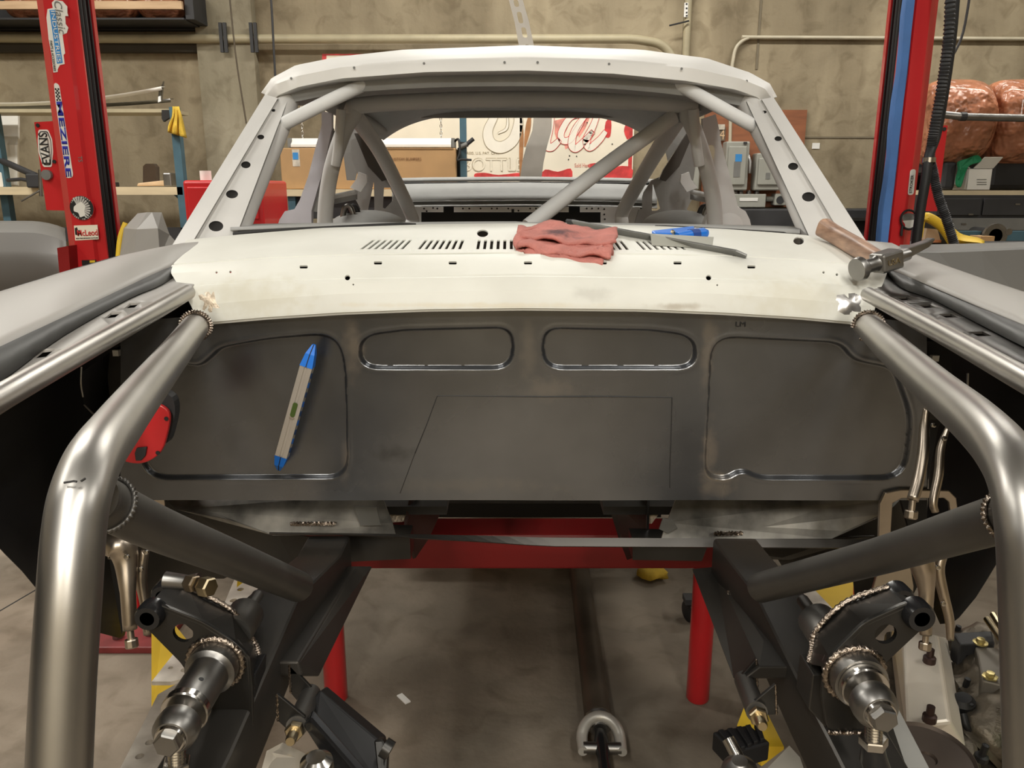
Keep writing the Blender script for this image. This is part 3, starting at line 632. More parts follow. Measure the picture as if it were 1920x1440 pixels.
# ================================================================ lift posts
YP = 2.55
def vx(px, py=240, yy=YP): return Y(px, py, yy).x
def vrect(bm, x0, x1, y0, y1, z0=0, z1=3.6): bm_box(bm, ((x0+x1)/2, (y0+y1)/2, (z0+z1)/2), (abs(x1-x0), abs(y1-y0), z1-z0))
def lift_post(name, s, xo, xi, label):
    """C-section column; s=+1 opens to +x. xo outer x, xi tip of the lips"""
    g = root(name, ((xo+xi)/2, YP+.1, 0), label, 'lift post')
    sec = [(xo+s*.035, YP), (xi-s*.035, YP), (xi-s*.028, YP+.012), (xi, YP+.012), (xi, YP+.02), (xi-s*.055, YP+.02), (xi-s*.06, YP+.03), (xo+s*.03, YP+.03), (xo+s*.02, YP+.04), (xo+s*.02, YP+.145), (xi-s*.022, YP+.145), (xi-s*.022, YP+.165), (xo, YP+.165), (xo, YP+.03)]
    prism('column', [V((x, y, .02)) for x, y in sec], (0, 0, 3.6), mt_red, g, label=None)
    xa, xb = sorted((xo+s*.03, xi-s*.026)); box('slot_shade', ((xa+xb)/2, YP+.138, 1.82), (xb-xa, .008, 3.58), mt_black, g)  # black sheet stands in for the shade inside the column
    for dx, dy in ((.012, .05), (.025, .1)): tube('lift_cable', [V((xi-s*dx, YP+dy, .03)), V((xi-s*dx, YP+dy, 3.6))], .0075, mt_black, g, seg=8)
    return g
LO, LI = -1.42, -1.292
lp = lift_post('lift_post', 1, LO, LI, 'red two post lift column with stickers on the left')
box('base_plate', (-1.31, 2.52, .012), (.30, .36, .024), mt_redplate, lp, bevel=.004)
for bx_, by_ in ((-1.33, 2.40), (-1.23, 2.42)):
    lathe('anchor_bolt', [(.018, .024), (.018, .045), (.009, .045), (.009, .075), (0, .075)], (bx_, by_, 0), (0, 0, 1), mt_satin, lp, seg=6)
prism('side_plate', [Y(64, 229, 2.62), Y(100, 227, 2.62), Y(125, 395, 2.62), Y(87, 394, 2.62)], (0, .008, 0), mt_red, lp)
for px, py in ((71, 235), (102, 303)): lathe('plate_hole', [(.006, 0), (.006, .002), (0, .002)], Y(px, py, 2.618), (0, -1, 0), mt_blacktxt, lp, seg=10)
lathe('bolt_head', [(.016, 0), (.016, .012), (.0, .014)], Y(90, 328, 2.615), (0, -1, 0), mt_grey, lp, seg=14)
FR = YP-.0015
def sticker(name, pts, m, par, yy=FR, r=0, th=.0014): 
    P = [Y(px, py, yy) for px, py in pts]
    if r: P = round_poly(P, r)
    return prism(name, P, (0, th, 0), m, par)
zz = 2.612
s1 = sticker('sticker', [(72, 243), (90, 243), (98, 262), (99.5, 285), (97, 313), (81, 313), (72, 286), (70.5, 262)], mt_white, lp, 2.618, .006)
sticker('sticker_border', [(74, 246), (89, 246), (95.5, 263), (97, 285), (95, 310), (82.5, 310), (74.5, 286), (73, 262)], mt_blacktxt, lp, 2.6172, .006, .0006)
sticker('sticker_face', [(75, 248), (88, 248), (94.5, 264), (96, 285), (94, 308), (83.5, 308), (75.5, 286), (74, 264)], mt_white, lp, 2.6166, .006, .0008)
text('lettering', 'EVANS', Y(83.5, 278, 2.615), .028, mt_blacktxt, lp, rot=90, width=.095, bold=.012)
text('small_lettering', 'HIGH PERFORMANCE COOLANT', Y(91.5, 280, 2.615), .005, mt_grey, lp, rot=90, width=.065)
# long blue lettered sticker
sticker('sticker', [(101, 157), (105, 155), (111, 160), (137, 328), (135, 333), (124, 334), (104, 190)], mt_white, lp, FR, .006)
text('lettering', 'MEZIERE', Y(120, 262, FR-.001), .0165, mt_bluetxt, lp, rot=-90, width=.222, shear=.0, bold=.025)
ck = bmesh.new()
for i in range(7):
    for j in range(3):
        if (i+j) % 2 == 0: bm_box(ck, Y(104.2+j*2.6+i*.5, 167+i*3.4, FR-.0008), (.0042, .001, .0052))
obj('checker_print', ck, mt_blacktxt, lp)
# top sticker
sticker('sticker', [(89, 17), (99, 15), (97, 5), (102, 0), (117, 2), (126, 12), (126, 24), (128, 30), (122, 30), (123, 45), (128, 52), (125, 62), (117, 65), (122, 100), (119, 103), (121, 120), (112, 122), (108, 130), (108, 135), (100, 136), (96, 100), (91, 73), (87, 33)], mt_white, lp, FR)
sticker('sticker_panel', [(92.5, 19), (103, 18.5), (117.5, 118), (107, 119.5)], mt_bluelab, lp, FR-.0006)
text('lettering', 'INDUSTRIES', Y(105.3, 69, FR-.0014), .011, mt_white, lp, rot=-90, width=.142)
text('lettering', 'Classic', Y(112.5, 33, FR-.0014), .022, mt_grey, lp, rot=-88, width=.09, shear=.2)
text('small_lettering', 'PARTS & ACCESSORIES', Y(99, 105, FR-.0014), .007, mt_blacktxt, lp, rot=-90, width=.085)
# round sticker with a bird-like sunburst head
c = Y(153.5, 390, FR); 
for nm, r, m, k in (('sticker', .0385, mt_red, 0), ('sticker_disc', .0372, mt_blacktxt, 1)): lathe(nm, [(r, 0), (r, .0007), (0, .0007)], c+V((0, -.0005*k, 0)), (0, -1, 0), m, lp, seg=36)
bm = bmesh.new()
for i in range(13):
    a = math.radians(-55+i*14); p = V((math.cos(a), 0, math.sin(a))); q = V((-math.sin(a), 0, math.cos(a))); o_ = c+V((-.008, -.0016, -.001))
    bm_prism(bm, [o_+p*.008-q*.0016, o_+p*.034-q*.0026, o_+p*.036, o_+p*.034+q*.0026, o_+p*.008+q*.0016], (0, -.0004, 0))
obj('sunburst_print', bm, M('silver_print', (.55, .53, .5), .5), lp)
sticker('head_print', [(142, 384), (152, 378), (160, 386), (158, 396), (160, 404), (150, 408), (147, 399), (138, 396), (138, 388)], mt_white, lp, FR-.0026, .004, .0008)
for k, (s_, a0, a1) in enumerate((('INDEPENDENT', 150, 40), ('MADE IN USA', 215, 320))):
    for i, chx in enumerate(s_):
        if chx == ' ': continue
        a = math.radians(lerp(a0, a1, i/(len(s_)-1))); rot = math.degrees(a)-90 if k == 0 else math.degrees(a)+90
        text('small_lettering', chx, c+V((math.cos(a)*.034, -.0016, math.sin(a)*.034)), .0045, mt_white, lp, rot=rot)
sticker('sticker', [(138.5, 423), (182.5, 421.5), (185, 448.5), (141, 451)], mt_sign, lp, FR)
text('lettering', 'McLeod', Y(164, 436.5, FR-.001), .019, mt_redtxt, lp, rot=2, width=.064, bold=.015)
text('small_lettering', 'HIGH PERFORMANCE CLUTCHES', Y(163, 446.5, FR-.001), .004, mt_blacktxt, lp, rot=2, width=.07)
sticker('figure_print', [(140, 428), (144, 426), (146, 432), (149, 431), (150, 438), (146, 436), (145, 441), (141, 440)], mt_blacktxt, lp, FR-.001)
text('lettering', 'TS', Y(150.5, 298, FR), .013, mt_grey, lp, rot=-90, width=.018)
sticker('sticker', [(153, 488), (180, 487), (181, 497), (154, 498)], mt_blacktxt, lp, FR); sticker('sticker', [(168, 488.5), (178, 488), (178, 492), (168, 492.5)], mt_yellow, lp, FR-.001)
prism('carriage_bracket', [Y(107, 465, 2.5), Y(128, 461, 2.5), Y(132, 515, 2.5), Y(112, 520, 2.5)], (0, .05, 0), mt_red_d, lp)
# right post
RI, RO = vx(1713, 0), vx(1777, 0)
rp = lift_post('lift_post', -1, RO-.012, RI-.024, 'red two post lift column with blue padded edge on the right')
rows = []
for i in range(30):
    z = lerp(1.2, 3.5, i/29); e = .003*math.sin(i*1.7)
    rows.append([V((RI-.028+e-.006*min(1, max(0, 2.2-z)), YP+.006, z)), V((RI-.024+e, YP-.012, z)), V((RI-.002, YP-.013, z)), V((RI+.006+e, YP+.003, z))])
loft('blue_edge_pad', rows, mt_blue_pad, rp, solid=.012)
box('base_plate', (1.17, 2.66, .012), (.26, .22, .024), mt_redplate, rp, bevel=.004)
prism('side_plate', [Y(1756, 236, 2.62), Y(1777, 235, 2.62), Y(1757, 396, 2.62), Y(1733, 396, 2.62)], (0, .008, 0), mt_red, rp)
lathe('plate_hole', [(.006, 0), (.006, .002), (0, .002)], Y(1770.5, 242, 2.618), (0, -1, 0), mt_blacktxt, rp, seg=10)
sticker('sticker', [(1707, 318), (1717.5, 317), (1713, 365), (1702, 366)], mt_white, rp, FR, .008); text('lettering', 'STROKER', Y(1709, 345, FR-.001), .008, mt_blacktxt, rp, rot=90, width=.055)
P = [Y(1704+15*math.cos(a)*(1 if math.cos(a) < 0 else 1.1), 412+18*math.sin(a), FR-.008) for a in [2*math.pi*k/24 for k in range(24)]]
tube('cable_loop', P, .0035, mt_blacktxt, rp, seg=6, closed=True); tube('cable_tail', [Y(1692, 424, FR-.008), Y(1690, 436, FR-.008), Y(1690, 442, FR-.008)], .004, mt_blacktxt, rp, seg=6)
sticker('sticker', [(1692, 414), (1692, 404), (1699, 400), (1712, 400), (1716, 412)], mt_grey, rp, FR, .006); sticker('sticker', [(1692, 414), (1716, 412), (1713, 418), (1712, 430), (1698, 430), (1697, 420)], mt_white, rp, FR, .004)
P = smooth_pts([Y(1783, -60, 2.46), Y(1779, 60, 2.46), Y(1766, 160, 2.47), Y(1750, 250, 2.48), Y(1744, 292, 2.48), Y(1750, 325, 2.48), Y(1760, 370, 2.48), Y(1776, 415, 2.48), Y(1790, 462, 2.48)], 40)
R_ = [.0135+.0022*math.sin(i*2.2) for i in range(len(P))]
hose = thing(tube('corrugated_hose', P, R_, mt_dark, seg=10), 'black corrugated hose running down the right lift post and curving outwards', 'hose')
P = smooth_pts([Y(1794, -60, 2.5), Y(1785, 60, 2.5), Y(1772, 160, 2.5), Y(1756, 250, 2.5), Y(1742, 292, 2.47), Y(1735, 340, 2.46), Y(1725, 400, 2.46), Y(1716, 470, 2.46)], 8)
thing(tube('hydraulic_hose', P, .014, mt_black, seg=10), 'smooth black hydraulic hose lying down the front of the right lift post', 'hose')
lathe('hose_clip', [(.02, 0), (.02, .014)], Y(1741, 305, 2.47), (0, .05, 1), mt_chrome, hose, seg=12)
thing(tube('thin_cable', smooth_pts([Y(1826, -60, 2.7), Y(1806, 60, 2.7), Y(1779, 120, 2.68), Y(1765, 175, 2.66)], 6), .004, mt_dark, seg=6), 'thin cable slanting from the ceiling to the right lift post', 'cable')
# lift arms
la = bpy.data.objects.new('lift_arm', None); COL.objects.link(la); la.location = (-.95, 2.2, 0); attach(la, lp)
prism('arm_plate', [X(284, 1180, -.98), X(305, 1180, -.93), Z(352, 1240, .32), Z(330, 1285, .30), X(284, 1340, -.90)], (0, .05, 0), mt_yellow, la)
prism('arm_tube', [Z(445, 1085, .45), Z(478, 1060, .45), Z(500, 1120, .40), Z(440, 1170, .40)], (0, 0, -.08), mt_yellow, la)
ra = bpy.data.objects.new('lift_arm', None); COL.objects.link(ra); ra.location = (.95, 2.2, 0); attach(ra, rp)
prism('arm_tube', [Z(1530, 1085, .42), Z(1600, 1088, .42), Z(1600, 1150, .42), Z(1560, 1200, .42), Z(1520, 1140, .42)], (0, 0, -.08), mt_yellow, ra)
prism('arm_tip', [Z(1398, 1318, .30), Z(1382, 1360, .30), Z(1430, 1400, .30), Z(1470, 1400, .30), Z(1440, 1340, .30)], (0, 0, -.05), mt_yellow, ra)
pdp = [Z(1335, 1368, .36), Z(1410, 1356, .36), Z(1440, 1388, .36), Z(1395, 1405, .36), Z(1352, 1402, .36)]
pad = prism('rubber_pad', [Z(1336, 1372, .35), Z(1405, 1358, .35), Z(1444, 1392, .35), Z(1374, 1412, .35)], (0, 0, -.045), mt_black, ra, bevel=.004)
for k in range(5): prism('pad_rib', [Z(1346+k*17, 1368-k*3, .358), Z(1356+k*17, 1366-k*3, .358), Z(1386+k*12, 1404-k*5, .358), Z(1378+k*12, 1406-k*5, .358)], (0, 0, -.012), mt_black, ra, bevel=.002)
wheel_ = [Z(1400, 1345, .2)]
# perforated bars
def perf(name, pts, z, label, holes, th=.02):
    o = prism(name, [Z(px, py, z) for px, py in pts], (0, 0, -th), mt_perf); cb = bmesh.new()
    for px, py, r in holes: bm_lathe(cb, [(r, -.1), (r, .1)], Z(px, py, z), (0, 0, 1), 14)
    cut(o, cb); return thing(o, label, 'bar')
hl = []
for i in range(7):
    t = i/6; hl.append((lerp(262, 372, t), lerp(1418, 1262, t), .0085))
perf('perforated_bar', [(205, 1480), (296, 1302), (372, 1258), (470, 1140), (430, 1480)], .40, 'long pale perforated steel bar lying beside the left chassis rail', hl[:-1])
perf('perforated_bar', [(400, 1180), (440, 1085), (500, 1060), (492, 1085), (452, 1180)], .44, 'short perforated plate under the left diagonal tube by the yellow arm', [(451, 1105, .009), (438, 1126, .01), (462, 1085, .007), (430, 1145, .006)])
perf('perforated_bar', [(284, 1278), (330, 1220), (385, 1225), (362, 1268), (320, 1278)], .37, 'tan plate with two faint holes on the left lift arm', [(320, 1252, .006), (346, 1256, .009)], .01)
perf('perforated_bar', [(1470, 1110), (1520, 1098), (1570, 1150), (1520, 1165)], .44, 'pale perforated plate under the right diagonal tube', [(1500, 1128, .006)], .02)
# ================================================================ red stand, driveshaft, floor bits
st = root('support_stand', (.0, 2.08, 0), 'red tubular stand with crossbeam and two round legs under the car', 'stand')
za = Y(980, 1003, 2.05).z; zb_ = Y(980, 1067, 2.05).z
box('crossbeam', (.0, 2.11, (za+zb_)/2), (1.42, .12, za-zb_), mt_red_d, st, bevel=.006)
for px in (627, 1312):
    x = Z(px, 1322, 0.0).x; yy = Z(px, 1310, 0).y
    lathe('leg', [(.030, .0), (.034, .006), (.034, zb_+.02)], (x, yy, 0), (0, 0, 1), mt_red, st, seg=28)
ds = root('driveshaft', (.27, 2.6, 0), 'dark drive shaft lying on the floor with bright universal joint yoke', 'driveshaft')
a = Z(1122, 1348, .05); b_ = Z(1085, 1060, .05)
tube('shaft_tube', [b_+(b_-a)*.4, a], .039, M('rusty_shaft', (.10, .08, .06), .5, .6, var=.4, scale=6), ds, seg=20)
d_ = (a-b_).normalized(); sd = V((d_.y, -d_.x, 0))
lathe('tube_end', [(.039, 0), (.043, .01), (.03, .035), (.022, .05)], a, d_, mt_satin, ds)
P = [a+d_*.085+sd*(.052*math.cos(t))+V((0, 0, .03*math.sin(t)))-d_*.055*math.sin(t) for t in [math.pi*k/14 for k in range(15)]]
P = [P[0]+d_*.05]+P+[P[-1]+d_*.05]
tube('yoke', P, [.013]+[.016]*15+[.013], M('yoke_grey', (.45, .43, .39), .4, .4), ds, seg=12)
tube('cross_joint', [a+d_*.12+sd*.05, a+d_*.12-sd*.05], .016, mt_satin, ds, seg=14)
tube('front_yoke', [a+d_*.06, a+d_*.11, a+d_*.16, a+d_*.3], [.018, .022, .016, .018], mt_blackgloss, ds, seg=12)
yg = Z(1225, 1076, .02)
bm = bmesh.new(); bmesh.ops.create_icosphere(bm, subdivisions=2, radius=1)
for v in bm.verts: v.co = V((v.co.x*.06, v.co.y*.05, v.co.z*.022))*(1+.25*math.sin(v.co.x*5+v.co.y*4))+yg+V((0, 0, .008))
thing(obj('work_glove', bm, mt_yrag, smooth=True), 'crumpled yellow glove on the floor beyond the red crossbeam', 'glove')
c = Z(757, 1310, .003); thing(box('tape_scrap', c, (.05, .018, .004), mt_paper, R=Matrix.Rotation(-.9, 3, 'Z')), 'small white scrap on the floor inside the left red leg', 'scrap')
c = Z(1292, 1140, .05); cs = root('caster', c, 'black caster wheel on the floor beside the right red leg', 'caster')
lathe('wheel', [(.03, -.012), (.038, -.008), (.038, .008), (.03, .012)], (c.x, c.y, .0385), (1, .3, 0), mt_black, cs); box('fork', (c.x, c.y, .085), (.04, .05, .02), mt_dark, cs)
fj = box('floor_joint', (Z(35, 1125, 0).x, Z(35, 1125, 0).y, .0006), (.006, 3.0, .001), mt_scratch, R=Matrix.Rotation(-.25, 3, 'Z')); fj.name = 'trim_6'; fj['kind'] = 'structure'
# ================================================================ CAR SHELL
car = root('car_body', (.03, 2.4, .6), 'stripped grey primer coupe body shell with roll cage and bare steel firewall', 'car')
# ---- cowl: rows across the width, each a pixel curve with its own distance (crowned surface)
cow_rows = [
 [(372, 606, 1.440), (500, 595, 1.430), (640, 586, 1.422), (800, 580, 1.418), (980, 578, 1.416), (1200, 580, 1.418), (1350, 586, 1.422), (1500, 595, 1.430), (1632, 607, 1.440)],
 [(372, 600, 1.441), (500, 590, 1.431), (640, 581, 1.423), (800, 575, 1.419), (980, 573, 1.417), (1200, 575, 1.419), (1350, 581, 1.423), (1500, 590, 1.431), (1632, 601, 1.441)],
 [(360, 575, 1.450), (500, 562, 1.440), (640, 552, 1.432), (980, 545, 1.427), (1350, 552, 1.432), (1500, 562, 1.440), (1640, 576, 1.450)],
 [(345, 548, 1.470), (500, 537, 1.455), (640, 532, 1.445), (980, 527, 1.441), (1350, 532, 1.445), (1500, 537, 1.455), (1648, 550, 1.470)],
 [(332, 535, 1.485), (500, 525, 1.465), (640, 521, 1.458), (980, 516, 1.452), (1350, 521, 1.458), (1500, 526, 1.465), (1655, 538, 1.485)],
 [(322, 515, 1.515), (500, 504, 1.500), (640, 499, 1.495), (980, 496, 1.492), (1350, 499, 1.495), (1500, 506, 1.500), (1660, 520, 1.515)],
 [(322, 502, 1.545), (500, 490, 1.530), (640, 484, 1.526), (980, 481, 1.523), (1350, 485, 1.526), (1500, 493, 1.530), (1664, 508, 1.545)],
 [(324, 497, 1.565), (500, 485, 1.550), (640, 479, 1.546), (980, 476, 1.543), (1350, 480, 1.546), (1500, 488, 1.550), (1664, 503, 1.565)],
 [(330, 482, 1.640), (500, 470, 1.630), (640, 464, 1.625), (980, 460, 1.620), (1350, 465, 1.625), (1500, 473, 1.630), (1660, 488, 1.640)],
 [(340, 467, 1.730), (500, 454, 1.725), (640, 448, 1.720), (980, 443, 1.720), (1350, 449, 1.720), (1500, 458, 1.725), (1650, 474, 1.730)],
 [(350, 452, 1.850), (450, 442, 1.850), (600, 430, 1.850), (800, 423, 1.850), (980, 421, 1.850), (1200, 425, 1.850), (1350, 431, 1.850), (1500, 442, 1.850), (1640, 460, 1.850)]]
NC = 61
def prow(r, n=NC): return [Y(*interp(r, i/(n-1))[:2], interp(r, i/(n-1))[2]) for i in range(n)]
rows = [prow(r) for r in cow_rows]
sm = [smooth_pts([r[i] for r in rows], 3) for i in range(NC)]
def offr(r, dy, dz): return [p+V((0, dy, dz)) for p in r]
b_ = rows; rows = []
def between(r0, r1, t): return [p.lerp(q, t) for p, q in zip(r0, r1)]
for k in range(10):
    rows += [b_[k], between(b_[k], b_[k+1], .5)]
    if k == 3: rows += [offr(between(b_[3], b_[4], .55), .0, 0), offr(between(b_[3], b_[4], .62), .005, 0)]; b_[4] = offr(b_[4], .005, .0)
    if k == 6: rows += [between(b_[6], b_[7], .55), offr(between(b_[6], b_[7], .62), .0, -.005), offr(between(b_[6], b_[7], .9), .0, -.005)]
    if k == 7: rows += []
rows.append(b_[10])
cowl = loft('cowl', rows, mt_white_primer, car, solid=0, label='cream primer cowl with vent slots and bolt holes')
bv = bvh_of(cowl)
md = cowl.modifiers.new('solid', 'SOLIDIFY'); md.thickness = .003; md.offset = 1
def chit(px, py):
    l, n = hit(bv, px, py)
    if l is None: l = Y(px, py, 1.6); n = V((0, -.5, 1)).normalized()
    return l, n
cb = bmesh.new()
def hole_px(pts, r=0):
    L = [chit(*p) for p in pts]; n = sum((l[1] for l in L), V())/len(L); n.normalize()
    P = [l[0]+n*.03 for l in L]
    if r: P = round_poly(P, r, 4)
    bm_prism(cb, P, -n*.06)
def oval(px, py, rx, ry, n=20): hole_px([(px+rx*math.cos(a), py+ry*math.sin(a)) for a in [2*math.pi*k/n for k in range(n)]])
for g0, n_, lean0, lean1 in ((672, 7, 24, 17), (780, 7, 14, 7), (890, 6, 3, 0)):
    for s in (1, -1):
        for k in range(n_):
            x = g0+k*12.6+3; ln = lerp(lean0, lean1, k/(n_-1))
            A = [(x, 470), (x+5.5, 470), (x+5.5+ln, 452.5), (x+ln, 452.5)]
            if s < 0: A = [(1962-px, py+1) for px, py in A]
            hole_px(A)
for px in (570, 709, 849, 990, 1130, 1270, 1408):
    py = 499 if 600 < px < 1350 else 503
    if 700 < px < 1280: py = 495.5
    hole_px([(px-7.5, py-3), (px+7.5, py-3), (px+7.5, py+3), (px-7.5, py+3)], .003)
for a in ((905, 440, 10.5, 7), (1497, 454, 10, 7.5), (652, 523, 5, 5), (1328, 523, 5, 5), (663, 535, 1.6, 1.6), (1344, 536, 1.6, 1.6), (407, 513, 2, 2), (433, 512, 2.2, 2.2), (1543, 513, 2.2, 2.2), (1568, 517, 2.4, 2.4), (1395, 455, 0.1, 0.1)): 
    if a[2] > 1: oval(*a)
cut(cowl, cb)
for f in cowl.data.polygons: f.use_smooth = True
try: cowl.data.set_sharp_from_angle(angle=math.radians(14))
except Exception: pass
hp_ = lambda px, py: chit(px, py)[0]
stain(cowl, [(hp_(470, 560), (.14, .1, .05), (.56, .53, .42), .6), (hp_(1490, 560), (.13, .1, .05), (.58, .55, .44), .55), (hp_(1110, 552), (.05, .1, .018), (.50, .49, .44), .6), (hp_(1270, 574), (.07, .1, .008), (.30, .24, .16), .6),
  (hp_(900, 572), (.3, .1, .006), (.62, .54, .38), .5), (hp_(1390, 487), (.05, .04, .02), (.52, .52, .50), .4)], 'cream_primer_rubbed')
# raised vent louvre frame ridges
for g0, g1 in ((662, 768), (772, 876), (882, 975), (985, 1080), (1086, 1190), (1194, 1300)):
    s = (g0+g1)/2-981; le = 26*min(1, abs(g0-981)/320)*(1 if s < 0 else -1); re = 26*min(1, abs(g1-981)/320)*(1 if s < 0 else -1)
    P = [chit(px, py)[0]+V((0, 0, .0012)) for px, py in ((g0, 474), (g0+le, 449), (g1+re, 449), (g1, 474))]
    tube('vent_ridge', round_poly(P, .012, 4), .0022, mt_white_primer, car, seg=6, closed=True)
# dark pan added below the cowl to put shade behind the vents
bm = bmesh.new(); bm_box(bm, (.03, 1.68, 1.215), (1.30, .36, .004)); bm_box(bm, (.03, 1.86, 1.28), (1.30, .004, .13)); obj('vent_shade_pan', bm, mt_dark, car)
# seam / drip ridge lines on the cowl
def ridge(name, pts, r, m, off=.001): 
    P = [chit(*p)[0]+chit(*p)[1]*off for p in pts]; return tube(name, smooth_pts(P, 5), r, m, car, seg=6)
ridge('seam_line', [(371, 497), (430, 492), (560, 484), (700, 478.5), (980, 476), (1260, 479), (1400, 485), (1560, 494)], .0025, mt_white_primer)
ridge('press_line', [(520, 536), (560, 534), (615, 531), (626, 536), (645, 540), (668, 539), (680, 531), (800, 528), (980, 527), (1200, 528), (1300, 531), (1320, 539), (1345, 540), (1360, 534), (1440, 536), (1462, 548), (1500, 578)], .0014, mt_white_primer)
# lower cowl hem
P = prow(cow_rows[0]); tube('cowl_hem', [p+V((0, .004, -.001)) for p in P], .0045, mt_white_primer, car, seg=6)
# ground patches at the corners
def patch(name, cx, cy, pts, m, bump):
    P = [chit(*p) for p in pts]; c = chit(cx, cy); n = c[1]
    bm = bmesh.new(); rings = []
    for k, f in enumerate((1, .85, .6, .3)):
        rings.append([bm.verts.new(c[0]+(p[0]-c[0])*f+p[1]*(.0005+bump*(1-f)*(1+.5*math.sin(i*2.7+k)))) for i, p in enumerate(P)])
    cv = bm.verts.new(c[0]+n*(bump*1.1+.0005))
    for A, B in zip(rings, rings[1:]):
        for i in range(len(A)): bm.faces.new((A[i], A[(i+1) % len(A)], B[(i+1) % len(A)], B[i]))
    for i in range(len(P)): bm.faces.new((rings[-1][i], rings[-1][(i+1) % len(P)], cv))
    return obj(name, bm, m, car, smooth=True)
patch('filler_patch', 396, 566, [(376, 586), (372, 568), (366, 552), (372, 540), (392, 533), (406, 540), (412, 560), (420, 582), (408, 594), (394, 594), (384, 592)], mt_heat, .008)
patch('ground_patch', 1592, 570, [(1562, 588), (1553, 570), (1560, 550), (1583, 538), (1608, 540), (1624, 552), (1626, 570), (1618, 590), (1600, 598), (1578, 597)], mt_bright, .008)
patch('bare_metal_spot', 1082, 548, [(1068, 551), (1076, 538), (1082, 544), (1092, 552), (1098, 558), (1080, 556)], mt_satin, .0004)
for q, (px, py, r) in enumerate(((505, 531, 3), (516, 524, 2.5), (489, 539, 2))): patch('bare_metal_spot', px, py, [(px+r*math.cos(a), py+r*1.3*math.sin(a)) for a in [2*math.pi*k/9 for k in range(9)]], mt_satin, .0003)
patch('rust_spot', 440, 592, [(425, 597), (430, 588), (445, 586), (455, 592), (448, 598)], mt_rust, .0003)
patch('rust_spot', 1540, 596, [(1522, 598), (1530, 589), (1560, 592), (1590, 600), (1580, 605), (1545, 603)], mt_rust, .0003)
# ---- dash and glass channel behind the cowl
rows = []
for i in range(41):
    t = i/40; px = lerp(432, 1500, t); e = (2*t-1)**2
    rows.append([Y(px, 430-12*(1-e)+(6*t if t > .5 else 0), 1.87), Y(px, 426-11*(1-e)+(5*t if t > .5 else 0), 1.90), Y(px, 420.5-6*(1-e)+4*t, 2.06), Y(px, 480, 2.07)])
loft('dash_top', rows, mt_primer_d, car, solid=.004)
for pts in ([(438, 440), (520, 434), (640, 428), (780, 421)], [(1228, 427), (1330, 432), (1420, 437), (1480, 441)]):
    tube('glass_channel', smooth_pts([Y(px, py, 1.862) for px, py in pts], 5), [.006]*1+[.007]*14+[.003], mt_scratch, car, seg=6)
# ---- firewall: pressed sheet, recesses built as relief
YF = 1.45
polys = [round_poly([V((*p, 0)) for p in pp], rr, 6) for pp, rr in (
  ([(412, 650), (500, 634), (618, 624), (648, 664), (653, 897), (290, 899), (262, 870), (262, 690), (340, 680), (372, 686), (394, 668)], [20, 30, 40, 60, 40, 30, 30, 20, 14, 16, 16]),
  ([(672, 629), (760, 618), (963, 613), (963, 692), (674, 692)], [42, 10, 34, 40, 40]),
  ([(1017, 614), (1220, 618), (1306, 629), (1306, 692), (1017, 692)], [34, 10, 42, 40, 40]),
  ([(1334, 630), (1578, 641), (1602, 674), (1680, 690), (1712, 780), (1700, 899), (1425, 899), (1392, 884), (1362, 901), (1321, 894)], [48, 30, 20, 20, 30, 50, 20, 16, 14, 30]))]
NX, NY = 760, 250
def sdf(px, py, poly):
    P = np.array([(p.x, p.y) for p in poly]); A = P; B = np.roll(P, -1, 0); q = np.stack([px, py], -1)[..., None, :]
    e = B-A; wv = q-A; t = np.clip((wv*e).sum(-1)/np.maximum((e*e).sum(-1), 1e-9), 0, 1)
    d = np.sqrt(((wv-e*t[..., None])**2).sum(-1)).min(-1)
    c = ((A[:, 1] > py[..., None]) != (B[:, 1] > py[..., None])) & (px[..., None] < (B[:, 0]-A[:, 0])*(py[..., None]-A[:, 1])/np.where(np.abs(B[:, 1]-A[:, 1]) < 1e-9, 1e-9, B[:, 1]-A[:, 1])+A[:, 0])
    return np.where(c.sum(-1) % 2 == 1, -d, d)
us = np.linspace(0, 1, NX); vs_ = np.linspace(0, 1, NY)
top = np.interp(us, [0, .1, .27, .5, .73, .9, 1], [604, 592, 577, 566, 577, 592, 606]); bot = 938.0
gx = 226+us[None, :]*(1738-226)+0*vs_[:, None]; gy = top[None, :]*(1-vs_[:, None])+bot*vs_[:, None]
off = np.zeros_like(gx)
for pl_ in polys:
    s = np.concatenate([sdf(gx[i:i+10], gy[i:i+10], pl_) for i in range(0, NY, 10)])
    t = np.clip((-s+1)/5.2, 0, 1); off += .0125*t*t*(3-2*t)
    off -= .0004*np.exp(-((s-5)/4.0)**2)
off += .003*np.sin(gx*.013)*np.sin(gy*.017+1)*.35
bm = bmesh.new(); G = []
for j in range(NY):
    G.append([bm.verts.new(Y(gx[j, i], gy[j, i], YF)+V((0, off[j, i], 0))) for i in range(NX)])
low = [bm.verts.new(v.co+V((0, .012, -.004))) for v in G[-1]]; low2 = [bm.verts.new(v.co+V((0, .10, -.012))) for v in G[-1]]
G += [low, low2]
for A, B in zip(G, G[1:]):
    for i in range(NX-1): bm.faces.new((A[i], A[i+1], B[i+1], B[i]))
fw = obj('firewall', bm, mt_fw, car, smooth=True, label='dark bare steel firewall sheet with pressed recesses', auto=60)
yf_ = lambda px, py: Y(px, py, YF)
